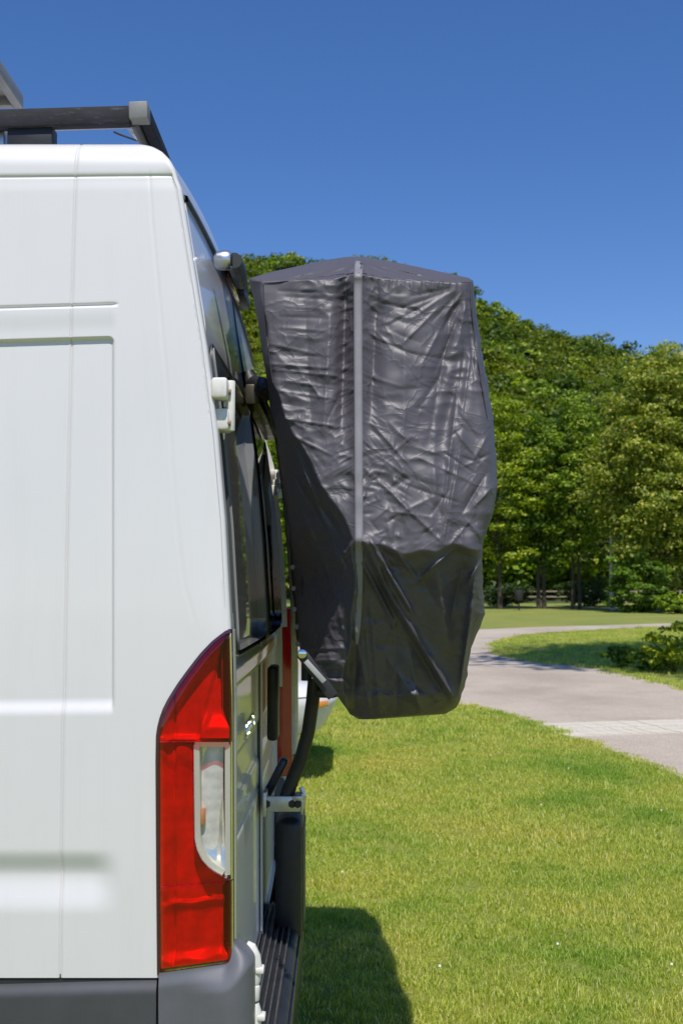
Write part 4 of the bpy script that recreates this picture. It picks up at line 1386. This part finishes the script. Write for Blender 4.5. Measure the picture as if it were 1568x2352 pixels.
# converging short folds beside the seam tape
for k in range(40):
    y0 = 645 + k * 11 + wr.uniform(-5, 5)
    add((816, y0), (wr.uniform(762, 790), y0 + wr.uniform(14, 36)), wr.uniform(1.5, 3.4), wr.uniform(2.2, 3.6))
    add((830, y0), (wr.uniform(850, 895), y0 + wr.uniform(18, 46)), wr.uniform(1.2, 3.2), wr.uniform(2.2, 4.2))
# radiating from the peak
for k in range(16):
    a = math.radians(20 + 140 * k / 15 + wr.uniform(-4, 4))
    L = wr.uniform(40, 90)
    add((830, 604), (830 + 1.6 * L * math.cos(a), 604 + L * math.sin(a) * 0.6), wr.uniform(2, 4), 3.5)
# right panel: folds pulling to the upper right corner
for k in range(13):
    a = math.radians(100 + 75 * k / 12 + wr.uniform(-5, 5)); r0 = wr.uniform(12, 90); L = wr.uniform(50, 190)
    c, s_ = math.cos(a), math.sin(a)
    add((1078 + r0 * c, 655 + r0 * s_), (1078 + (r0 + L) * c, 655 + (r0 + L) * s_ * 1.2), wr.uniform(2.5, 6) * wr.choice([1, -1]), wr.uniform(3, 8))
for k in range(32):
    x1 = wr.uniform(600, 1070); y1 = wr.uniform(628, 650); f0 = wr.uniform(0.15, 0.6)
    add((830 + (x1 - 830) * f0, 602 + (y1 - 602) * f0), (x1, y1), wr.uniform(2.5, 5.5) * wr.choice([1, -1]), wr.uniform(2.2, 4))
# hem ruffles
for k in range(36):
    x0 = 870 + k * 5.8; add((x0, 636 + wr.uniform(-3, 3)), (x0 + wr.uniform(-6, 8), 662 + wr.uniform(-6, 12)), wr.uniform(1.5, 4), 2.6)
# right panel mid folds
for k in range(17):
    y0 = 690 + k * 30 + wr.uniform(-6, 6); x0 = wr.uniform(850, 960); L = wr.uniform(50, 150)
    add((x0, y0), (x0 + L, y0 + L * wr.uniform(-0.05, 0.45)), wr.uniform(1.5, 4.2) * wr.choice([1, -1]), wr.uniform(2.5, 7))
# diagonal crumples centre and left, running down to the right
for k in range(38):
    y0 = wr.uniform(930, 1235); xl_ = pts_interp(y0, Bl); x0 = wr.uniform(xl_ + 10, 1085); L = wr.uniform(22, 110)
    a = math.radians(wr.choice([wr.normal(38, 14), wr.normal(-35, 20)], p=[0.75, 0.25]))
    add((x0, y0), (x0 + L * math.cos(a), y0 + L * math.sin(a)), wr.uniform(1.5, 4.6) * wr.choice([1, -1]), wr.uniform(2.5, 6))
for k in range(34):
    y0 = wr.uniform(1080, 1240); x0 = wr.uniform(840, 960); L = wr.uniform(14, 50); a = wr.uniform(0, 3.14)
    add((x0, y0), (x0 + L * math.cos(a), y0 + L * math.sin(a)), wr.uniform(1.5, 4.0) * wr.choice([1, -1]), wr.uniform(3, 6))
# long drag lines read off the photograph
for a, b_, am, w_ in [((842, 740), (900, 800), 4, 3.5), ((842, 960), (960, 1090), 5, 4), ((620, 940), (700, 985), 5, 4), ((640, 985), (760, 1045), 5, 4),
                      ((960, 1050), (1090, 1110), 4.5, 4), ((845, 1080), (1020, 1250), 6, 5), ((1060, 800), (1010, 1250), 8, 7), ((1095, 760), (1040, 1100), -7, 8), ((1042, 1110), (1018, 1240), 6, 4),
                      ((1085, 660), (1112, 900), 9, 7), ((1072, 690), (1090, 880), -8, 6), ((1012, 760), (1060, 690), -12, 12), ((1000, 850), (1050, 740), -11, 14), ((960, 940), (1025, 840), -6, 9),
                      ((1115, 1090), (1060, 1180), -11, 9), ((1140, 1110), (1085, 1165), 8, 6), ((1060, 1180), (1120, 1250), 6, 5), ((1075, 1200), (1030, 1255), 5, 5), ((1100, 850), (1118, 900), -8, 8),
                      ((1125, 990), (1085, 1060), 5, 5), ((1090, 1060), (1130, 1040), -5, 5), ((1000, 1080), (1000, 1150), 4, 5),
                      ((700, 1050), (812, 1270), 8, 8), ((725, 1150), (800, 1250), -16, 11), ((680, 1090), (735, 1200), 9, 7), ((668, 1080), (720, 1160), -12, 8), ((760, 1260), (815, 1340), 8, 5),
                      ((755, 1230), (818, 1300), 8, 4), ((770, 1310), (818, 1370), 6, 4),
                      # broad upright folds
                      ((795, 640), (782, 985), -20, 17), ((868, 650), (850, 960), -12, 20), ((760, 700), (742, 1000), 8, 16), ((1040, 690), (985, 1010), -13, 20), ((1078, 820), (1030, 1230), 11, 13), ((1000, 950), (990, 1240), 8, 20), ((930, 700), (925, 1180), 7, 26), ((700, 700), (715, 980), -7, 20),
                      # lower half: long ridges
                      ((838, 1245), (905, 1385), 34, 13), ((898, 1370), (985, 1512), 38, 12), ((978, 1500), (1048, 1616), 40, 12), ((862, 1330), (930, 1450), -18, 13), ((925, 1440), (1025, 1606), -24, 14),
                      ((870, 1275), (960, 1430), 14, 5), ((812, 1300), (830, 1610), 16, 16), ((850, 1380), (872, 1640), 20, 20), ((905, 1450), (912, 1640), -14, 16), ((940, 1500), (965, 1640), 18, 16),
                      ((1000, 1280), (1030, 1500), 22, 24), ((880, 1500), (980, 1640), 16, 12), ((815, 1420), (850, 1640), 18, 10), ((1062, 1300), (1035, 1420), -16, 14), ((940, 1560), (1030, 1640), -12, 8), ((905, 1262), (960, 1330), 12, 7), ((940, 1290), (1010, 1400), -9, 18), ((1095, 1270), (1060, 1600), 14, 16), ((800, 1420), (790, 1640), -14, 10), ((668, 1010), (800, 1330), 16, 9), ((660, 1100), (790, 1400), 14, 10), ((690, 1120), (800, 1300), -14, 8),
                      ((676, 1250), (760, 1520), 12, 14), ((760, 1330), (800, 1500), 10, 9), ((850, 1600), (1030, 1590), 12, 12), ((830, 1560), (960, 1625), -9, 9), ((850, 1240), (940, 1400), 24, 7), ((830, 1290), (900, 1420), 18, 5), ((858, 1245), (880, 1330), 8, 5),
                      ((1040, 1262), (945, 1345), 15, 4.5), ((1108, 1285), (1075, 1335), 16, 5), ((1092, 1330), (1052, 1605), 30, 8), ((1080, 1450), (1062, 1590), -8, 5),
                      ((836, 1290), (905, 1440), 10, 6), ((905, 1440), (905, 1600), 5, 5), ((880, 1480), (895, 1590), -5, 6), ((830, 1500), (800, 1620), -10, 10), ((836, 1420), (850, 1560), 7, 8),
                      ((860, 1600), (900, 1560), 6, 6), ((1000, 1615), (1045, 1618), 8, 6), ((860, 1625), (1020, 1600), 9, 9), ((985, 1620), (1020, 1608), 6, 4), ((890, 1470), (925, 1390), 5, 6),
                      ((690, 1180), (780, 1480), 5, 12), ((720, 1220), (800, 1500), -6, 12), ((690, 1300), (760, 1520), 4, 10)]:
    add(a, b_, am, w_)
# gathered hem low on the left
for k in range(12):
    y0 = 1490 + k * 9; add((705 + k * 6, y0), (795, y0 + wr.uniform(-14, 10)), wr.choice([9, -9]), 4.5)
# crumples left side panel
for k in range(26):
    y0 = wr.uniform(1000, 1480); x0 = pts_interp(y0, left_e) + wr.uniform(5, 60); L = wr.uniform(30, 120)
    a = math.radians(wr.normal(62, 12)); add((x0, y0), (x0 + L * math.cos(a), y0 + L * math.sin(a)), wr.uniform(2, 5) * wr.choice([1, -1]), wr.uniform(4, 9))

YCV = 2.55
def nz(px, py, sx, sy, seed):
    return np.array([mnoise.noise(Vector((x * sx, y_ * sy, seed))) for x, y_ in zip(px.ravel(), py.ravel())]).reshape(px.shape)

def cover_depth(px, py, wrinkles=True):
    """distance of the cover's near skin; metres"""
    xl = pts_interp(py, left_e); xr = pts_interp(py, right_e)
    d = np.full(px.shape, YCV)
    # top panel slopes back above the hem
    hem = 640 + 10 * smooth(px, 830, 1080) + 6 * (1 - smooth(px, 600, 820)) - 8 * gauss(px - 822, 40)
    d += 0.0042 * np.maximum(hem - py, 0)
    d += 0.00015 * np.maximum(1250 - py, 0)
    # edges roll back
    wl = np.clip((px - xl) / 26.0, 0, 1); wr_ = np.clip((xr - px) / 30.0, 0, 1)
    d += 0.050 * (1 - np.sqrt(1 - (1 - wl) ** 2)) + 0.060 * (1 - np.sqrt(1 - (1 - wr_) ** 2))
    # gentle belly
    mid = (xl + xr) / 2; hw = (xr - xl) / 2 + 1
    d += 0.03 * np.clip(((px - mid) / hw) ** 2, 0, 1)
    # left of the shade line the skin turns away towards the van
    bl = pts_interp(py, Bl)
    bl = bl + 5 * np.sin(py / 23.0) 
    kk_ = 0.0050 - 0.0036 * smooth(py, 860, 1000) + 0.0016 * smooth(py, 1200, 1330)
    d += kk_ * np.maximum(bl - px, 0) * smooth(py, 630, 680) + 0.008 * smooth(bl - px, 0, 14)
    # hollows on both sides of the tape near the top
    hol = (1 - smooth(py, 900, 1060)) * smooth(py, 618, 690)
    d += 0.020 * hol * gauss(px - 792, 17) + 0.010 * hol * gauss(px - 856, 20)
    d -= 0.010 * gauss(px - 822, 15) * (1 - smooth(py, 1420, 1500))
    # right hand panel pushed in
    d += 0.018 * gauss((px - (1130 - 0.28 * (py - 600))) , 22) * smooth(py, 700, 780) * (1 - smooth(py, 960, 1060))
    # lower part tucks under
    tl = pts_interp(px, [(660, 1330), (760, 1290), (815, 1246), (870, 1250), (905, 1264), (1000, 1264), (1040, 1256), (1110, 1258)])
    t = np.maximum(py - tl - 7 * np.sin(px / 17.0) * np.sin(px / 41.0 + 1), 0)
    tl = tl + 0
    d += (0.012 * smooth(t, 0, 22) + 0.00058 * t) * smooth(px, bl - 60, bl + 25)
    d += 0.0011 * np.maximum(py - 1600, 0)
    if wrinkles:
        acc = np.zeros(px.shape)
        for a, b_, am, w_ in creases:
            dd, tt, side = seg_dist(px, py, a, b_)
            m = dd < w_ * 3.2
            if not m.any(): continue
            dm = dd[m]; tm = np.clip(tt[m], 0, 1)
            prof = np.exp(-(dm / (w_ * 0.85)) ** 1.15) * (0.25 + 0.75 * np.sin(np.pi * np.clip(0.08 + 0.84 * tm, 0, 1)))
            acc[m] -= am * prof
        e = np.clip(np.minimum(px - xl, xr - px) / 10.0, 0.15, 1)
        d += acc * 0.001 * e * (1 + 1.0 * (1 - smooth(py, 628, 648)))
    return d

rows_c = np.unique(np.concatenate([np.linspace(589.5, 650, 36), np.arange(650, 1651, 3.0), [1652]]))
NCc = 190
uu = np.linspace(0, 1, NCc); uu = 0.5 - 0.5 * np.cos(np.pi * uu); uu = 0.25 * uu + 0.75 * np.linspace(0, 1, NCc)
PY = np.repeat(rows_c[:, None], NCc, 1)
XL = pts_interp(rows_c, left_e); XR = pts_interp(rows_c, right_e)
PX = XL[:, None] + (XR - XL)[:, None] * uu[None, :]
# small uneven outline
jl = np.array([mnoise.noise(Vector((y_ / 26, 3.3, 0))) for y_ in rows_c]); jr = np.array([mnoise.noise(Vector((y_ / 22, 9.1, 0))) for y_ in rows_c])
k_ = np.clip((rows_c - 650) / 50, 0, 1)
PX += (jl * 3 * k_)[:, None] * (1 - uu)[None, :] ** 3 + (jr * 3.5 * k_)[:, None] * uu[None, :] ** 3
D = cover_depth(PX, PY)
lowfreq = nz(PX / 1.0, PY, 1 / 70.0, 1 / 45.0, 1.7); mid_n = nz(PX, PY, 1 / 24.0, 1 / 16.0, 5.2)
e_ = np.clip(np.minimum(PX - XL[:, None], XR[:, None] - PX) / 14.0, 0.0, 1)
rid2 = nz(PX + 0.35 * PY, PY - 0.2 * PX, 1 / 52.0, 1 / 30.0, 8.8); rid3 = nz(PX - 0.3 * PY, PY, 1 / 13.0, 1 / 10.0, 2.2)
msk = np.clip(0.55 + 1.6 * nz(PX, PY, 1 / 110.0, 1 / 90.0, 4.4), 0.1, 1.2)
D = D + e_ * (0.004 * lowfreq + 0.0085 * np.abs(rid2) * msk + 0.0016 * np.abs(mid_n) * msk - 0.003)
VCn = P(PX, PY, D)
NRc = len(rows_c)
# continue to the far end: sides, top, back
YF = 4.22
V = [VCn.reshape(-1, 3)]
Fc = [grid_faces(NRc, NCc, flip=True)]
nback = 10
def strip_back(edge, squeeze):
    """edge: (n,3) points along a rim; runs them back to YF"""
    rings = [edge]
    for k in range(1, nback + 1):
        t = k / nback
        q = edge.copy()
        q[:, 1] = edge[:, 1] + (YF - edge[:, 1]) * t
        q[:, 0] = np.where(q[:, 0] > 0, q[:, 0] * (1 - 0.24 * t ** 1.5), q[:, 0])
        q[:, 0] += squeeze * math.sin(math.pi * t) + 0.012 * math.sin(t * 19)
        rings.append(q)
    return np.stack(rings)
rim = np.concatenate([VCn[::-1, 0], VCn[0, 1:-1], VCn[:, -1], VCn[-1, ::-1][1:-1]])   # up the left, along the top, down the right, along the bottom
R_ = strip_back(rim, 0.0)
_lm = np.zeros(len(rim)); _lm[:NRc] = 1
for _k in range(R_.shape[0]): R_[_k, :, 0] -= _lm * 0.012 * math.sin(math.pi * min(_k / 7, 1)) * smooth(-R_[0, :, 2], -2.0, -1.8)
nrim = len(rim)
base = sum(len(v) for v in V)
Rv = R_[1:].reshape(-1, 3)
V.append(Rv)
iid = np.concatenate([(np.arange(NRc)[::-1]) * NCc, np.arange(1, NCc - 1), np.arange(NRc) * NCc + NCc - 1, (NRc - 1) * NCc + np.arange(NCc)[::-1][1:-1]])
prev = iid
q = []
for k in range(nback):
    cur = base + k * nrim + np.arange(nrim)
    q.append(np.stack([prev, np.roll(prev, -1), np.roll(cur, -1), cur], 1))
    prev = cur
Fc.append(np.concatenate(q))
V = np.concatenate(V); Fq = np.concatenate(Fc)
org = Vector((float(P(822, 1652, 3.3)[0]), 3.3, 0)); 
cz0 = float(V[:, 2].min()); origin = np.array([0.05, 3.2, cz0])
me = make_mesh('fabric', V - origin, Fq, M_COVER)
# close the far end
bmx = bmesh.new(); bmx.from_mesh(me)
bmx.verts.ensure_lookup_table()
lastring = [bmx.verts[int(i)] for i in prev]
try:
    c0 = bmx.verts.new(sum((v.co for v in lastring), Vector()) / len(lastring))
    for i in range(len(lastring)):
        bmx.faces.new((lastring[i], lastring[(i + 1) % len(lastring)], c0))
except Exception as ex:
    print('cap', ex)
bmesh.ops.recalc_face_normals(bmx, faces=bmx.faces[:])
bmx.to_mesh(me); bmx.free()
me.polygons.foreach_set('use_smooth', np.ones(len(me.polygons), bool))
cover = empty('bicycle_cover', tuple(origin), 0, 'dark grey wrinkled nylon bicycle cover hanging on the rack behind the van', 'cover')
link('fabric', me, cover)
def on_cover(name, pts, w, off, mat, taper=False):
    """ribbon following the cover along pts (picture positions)"""
    pts = np.array(spline(pts, 14)); tan = np.gradient(pts, axis=0); tan /= np.linalg.norm(tan, axis=1, keepdims=True)
    nor = np.stack([-tan[:, 1], tan[:, 0]], 1)
    n = len(pts); rows_ = []
    for k, (f, o) in enumerate([(-0.5, -0.004), (-0.5, off), (-0.2, off + 0.001), (0.2, off + 0.001), (0.5, off), (0.5, -0.004)]):
        wq = w * (1 - (0.75 * np.linspace(0, 1, n) ** 7 if taper else 0 * pts[:, 0]))
        q = pts + nor * (wq * f)[:, None]
        d = cover_depth(pts[:, 0].copy(), pts[:, 1].copy()) 
        rows_.append(P(q[:, 0], q[:, 1], d - o))
    V = np.stack(rows_).reshape(-1, 3) - origin
    me = make_mesh(name, V, grid_faces(6, n), mat)
    bm2 = bmesh.new(); bm2.from_mesh(me); bmesh.ops.recalc_face_normals(bm2, faces=bm2.faces[:]); bm2.to_mesh(me); bm2.free()
    return link(name, me, cover)
on_cover('seam_tape', [(826, 600), (822, 640), (822, 800), (823, 1000), (824, 1200), (824, 1330), (822, 1420), (819, 1480)], 19, 0.0055, M_TAPE, True)
on_cover('edge_piping', [(604, 652), (607, 700), (616, 800), (627, 880)], 3, 0.004, M_HEM)
on_cover('edge_piping', [(1080, 648), (1083, 720), (1092, 800), (1108, 900), (1118, 960)], 3, 0.004, M_HEM)
on_cover('top_hem', [(606, 652), (700, 640), (800, 629), (830, 628), (900, 640), (1000, 646), (1080, 650)], 3, 0.002, M_HEM)
# rivets on the hem near the van
for (a, b_) in ((672, 1303), (674, 1352), (676, 1400), (681, 1440), (684, 1480)):
    p = P(a, b_, 2.62) - origin
    MB().cyl(p + np.array([0, 0.008, 0]), p - np.array([0, 0.006, 0]), 0.006, 0.005, 12).build('hem_rivet', M_BLACK, cover)
# hanging closing strap with buckle and grey tag
pa_ = P(692, 1500, 2.60) - origin; pb_ = P(765, 1600, 2.60) - origin
dv = Vector((pb_ - pa_).tolist()); ax = Matrix.Rotation(-math.atan2(dv.z, dv.x), 3, 'Y')
MB().box(Vector(((pa_ + pb_) / 2).tolist()), (dv.length, 0.006, 0.026), ax, bevel=0.002).build('strap', M_HEM, cover)
pa_ = P(702, 1518, 2.585) - origin; pb_ = P(745, 1566, 2.585) - origin
dv = Vector((pb_ - pa_).tolist()); ax = Matrix.Rotation(-math.atan2(dv.z, dv.x), 3, 'Y')
MB().box(Vector(((pa_ + pb_) / 2).tolist()), (dv.length, 0.004, 0.012), ax, bevel=0.001).build('strap_tag', M_STICK, cover)
p = P(694, 1502, 2.58) - origin
MB().cyl(p, p + np.array([0, 0.03, 0]), 0.011, seg=16, bevel=0.003).build('strap_stud', M_CHROME, cover)

# ------------------------------------------------------------------ bicycle rack on the doors
br = empty('bicycle_rack', (X0, 3.4, 0), 0, 'black and silver bicycle rack bolted to the van rear doors, carrying the covered bicycles', 'bicycle rack')
bo = np.array([X0, 3.4, 0])
def bl_(px, py, Y): return P(px, py, Y) - bo
def bw(x, y, z): return np.array([x, y, z]) - bo
def doorx(Y, z):
    lp_ = float(xc(z)); return X0 + lp_ + math.sin(-YAW) * (Y - YN) + 0.012
# upper rail across the far door
z_u = float(P(560, 905, 3.4)[2])
xu = doorx(3.85, z_u) + 0.03
MB().box(bw(xu, 3.70, z_u - 0.02), (0.045, 0.84, 0.06), Matrix.Rotation(YAW, 3, 'Z'), bevel=0.006).build('upper_rail', M_BROWNRAIL, br)
MB().box(bw(xu + 0.022, 3.70, z_u - 0.01), (0.008, 0.80, 0.02), Matrix.Rotation(YAW, 3, 'Z'), bevel=0.002).build('rail_groove', M_BLACK, br)
# clamp and hook towards the cover
b = MB()
b.tube([bl_(566, 855, 3.36), bl_(572, 872, 3.36), bl_(585, 884, 3.35), bl_(602, 888, 3.3), bl_(612, 905, 3.2)], [0.022, 0.028, 0.03, 0.028, 0.02], 12)
b.box(bl_(585, 895, 3.38), (0.05, 0.05, 0.04), bevel=0.01)
b.build('clamp', M_BLACK, br)
MB().cyl(bl_(603, 880, 3.25), bl_(608, 883, 3.25), 0.009, seg=12).build('clamp_bolt', M_ALU, br)
# two upright tubes down the far door
for Yt in (4.12,):
    zs_ = np.linspace(z_u - 0.03, 0.92, 14)
    MB().tube([bw(doorx(Yt, z) + 0.048, Yt, z) for z in zs_], 0.012, 12).build('upright_tube', M_HINGE, br)
# carrying frame hidden in the cover: two long rails for the wheels and a back frame
for xk in (0.02, 0.20):
    MB().box(bw(xk, 3.5, 1.32), (0.06, 1.1, 0.025), bevel=0.006).build('wheel_rail', M_ALU, br)
MB().tube([bw(-0.09, 2.95, 1.28), bw(-0.09, 2.95, 2.0), bw(-0.09, 3.0, 2.05), bw(-0.09, 3.8, 2.05), bw(-0.09, 3.85, 2.0), bw(-0.09, 3.85, 1.28)], 0.014, 12).build('back_frame', M_BLACK, br)
# lower curved leg, blue arm, silver bracket
MB().tube([bl_(722, 1560, 3.36), bl_(718, 1610, 3.36), bl_(708, 1680, 3.36), bl_(692, 1740, 3.36), bl_(672, 1790, 3.36), bl_(655, 1835, 3.36)], 0.020, 16).build('leg', M_BLACK, br)
MB().tube([bw(0.2, 3.36, 1.28), bl_(760, 1590, 3.36), bl_(722, 1588, 3.36)], 0.018, 14).build('cross_tube', M_BLACK, br)
a_ = bl_(612, 1826, 3.42); c_ = bl_(655, 1742, 3.42)
dv = Vector((c_ - a_).tolist()); ax = Matrix.Rotation(-math.atan2(dv.z, dv.x), 3, 'Y')
MB().box(Vector(((a_ + c_) / 2).tolist()), (dv.length, 0.05, 0.026), ax, bevel=0.006).build('brace', M_NAVY, br)
b = MB()
A0, A1 = bl_(603, 1846, 3.34), bl_(695, 1846, 3.34)
b.box(Vector(((A0 + A1) / 2).tolist()), (A1[0] - A0[0], 0.012, 0.045), bevel=0.003)
b.box(Vector((A1 + np.array([-0.014, 0.02, 0.018])).tolist()), (0.028, 0.07, 0.014), bevel=0.003)
b.box(Vector((A1 + np.array([-0.002, 0.03, 0.0])).tolist()), (0.006, 0.08, 0.06), bevel=0.002)
b.box(Vector((A0 + np.array([0.006, 0.03, 0.0])).tolist()), (0.012, 0.09, 0.07), bevel=0.003)
b.build('bracket', M_ALU, br)
for q_ in (0.10, 0.74, 0.88):
    cpt = A0 + (A1 - A0) * q_ + np.array([0, -0.006, 0])
    MB().cyl(cpt, cpt - np.array([0, 0.006, 0]), 0.0125, 0.011, 6).build('bracket_nut', M_BLACK, br)
a0_ = bl_(694, 1840, 3.36)
MB().tube([a0_ + np.array([0, 0, -0.02]), a0_ + np.array([0.006, 0, 0.015]), a0_ + np.array([-0.004, 0, 0.04])], 0.007, 10).build('bracket_latch', M_ALU, br)
# black plate hanging below the bracket
z1_, z0_ = float(P(690, 1880, 3.45)[2]), 0.44
xr0 = float(P(694, 1900, 3.45)[0]); xl0 = float(P(632, 1900, 3.45)[0])
MB().box(bw((xr0 + xl0) / 2, 3.60, (z1_ + z0_) / 2), (xr0 - xl0, 0.30, z1_ - z0_), bevel=0.028, seg=4).build('hanging_plate', M_BLACK, br)
MB().box(bw(xr0 + 0.001, 3.60, (z1_ + z0_) / 2), (0.004, 0.20, z1_ - z0_ - 0.08), bevel=0.001).build('plate_edge', M_SEAL, br)

# ------------------------------------------------------------------ white camper parked beyond
cx1 = float(P(774, 1620, 9.6)[0])
pc_ = empty('parked_camper', (cx1, 9.6, 0), 0, 'white vehicle beyond the van, its bumper corner and orange marker showing under the cover', 'camper van')
def plan(z, inset=0.0):
    pts_ = []
    for k in range(13):
        a = math.pi / 2 * (k / 12)
        pts_.append((-(0.55 + inset) + 0.55 * math.sin(a) * 1.0, -1.05 + 0.55 - 0.55 * math.cos(a) + 0.0, z))
    for k in range(13):
        a = math.pi / 2 * (1 - k / 12)
        pts_.append((-(0.55 + inset) + 0.55 * math.sin(a), 1.05 - 0.55 + 0.55 * math.cos(a), z))
    pts_.append((-5.6, 1.05, z)); pts_.append((-5.6, -1.05, z))
    return pts_
def loft(levels, name, mat, parent):
    b = MB(); rings = []
    for z, ins in levels:
        rings.append([b.bm.verts.new(Vector(p)) for p in plan(z, ins)])
    n = len(rings[0])
    for i in range(len(rings) - 1):
        for k in range(n):
            b.bm.faces.new((rings[i][k], rings[i][(k + 1) % n], rings[i + 1][(k + 1) % n], rings[i + 1][k]))
    b.bm.faces.new(rings[0][::-1]); b.bm.faces.new(rings[-1])
    return b.build(name, mat, parent)
loft([(0.37, 0.20), (0.39, 0.12), (0.44, 0.08), (0.60, 0.0), (0.64, 0.0), (0.66, 0.012)], 'front_bumper', M_PAINT, pc_)
loft([(0.67, 0.02), (0.74, 0.12), (0.80, 0.62), (1.0, 1.15), (1.9, 1.45), (2.35, 1.6), (2.45, 1.8)], 'body', M_PAINT, pc_)
mk = P(741, 1616, 8.77) - np.array([cx1, 9.6, 0])
b = MB(); b.box((-0.105, -0.845, mk[2]), (0.105, 0.03, 0.045), Matrix.Rotation(0.92, 3, 'Z'), bevel=0.006)
b.build('side_marker', M_ORANGE, pc_)
for wx in (-1.3, -4.4):
    for wy in (-1.02, 0.82):
        o = link('wheel', w_t, pc_); o.location = (wx, wy, 0.34)
print('done', sum(len(m.polygons) for m in bpy.data.meshes))
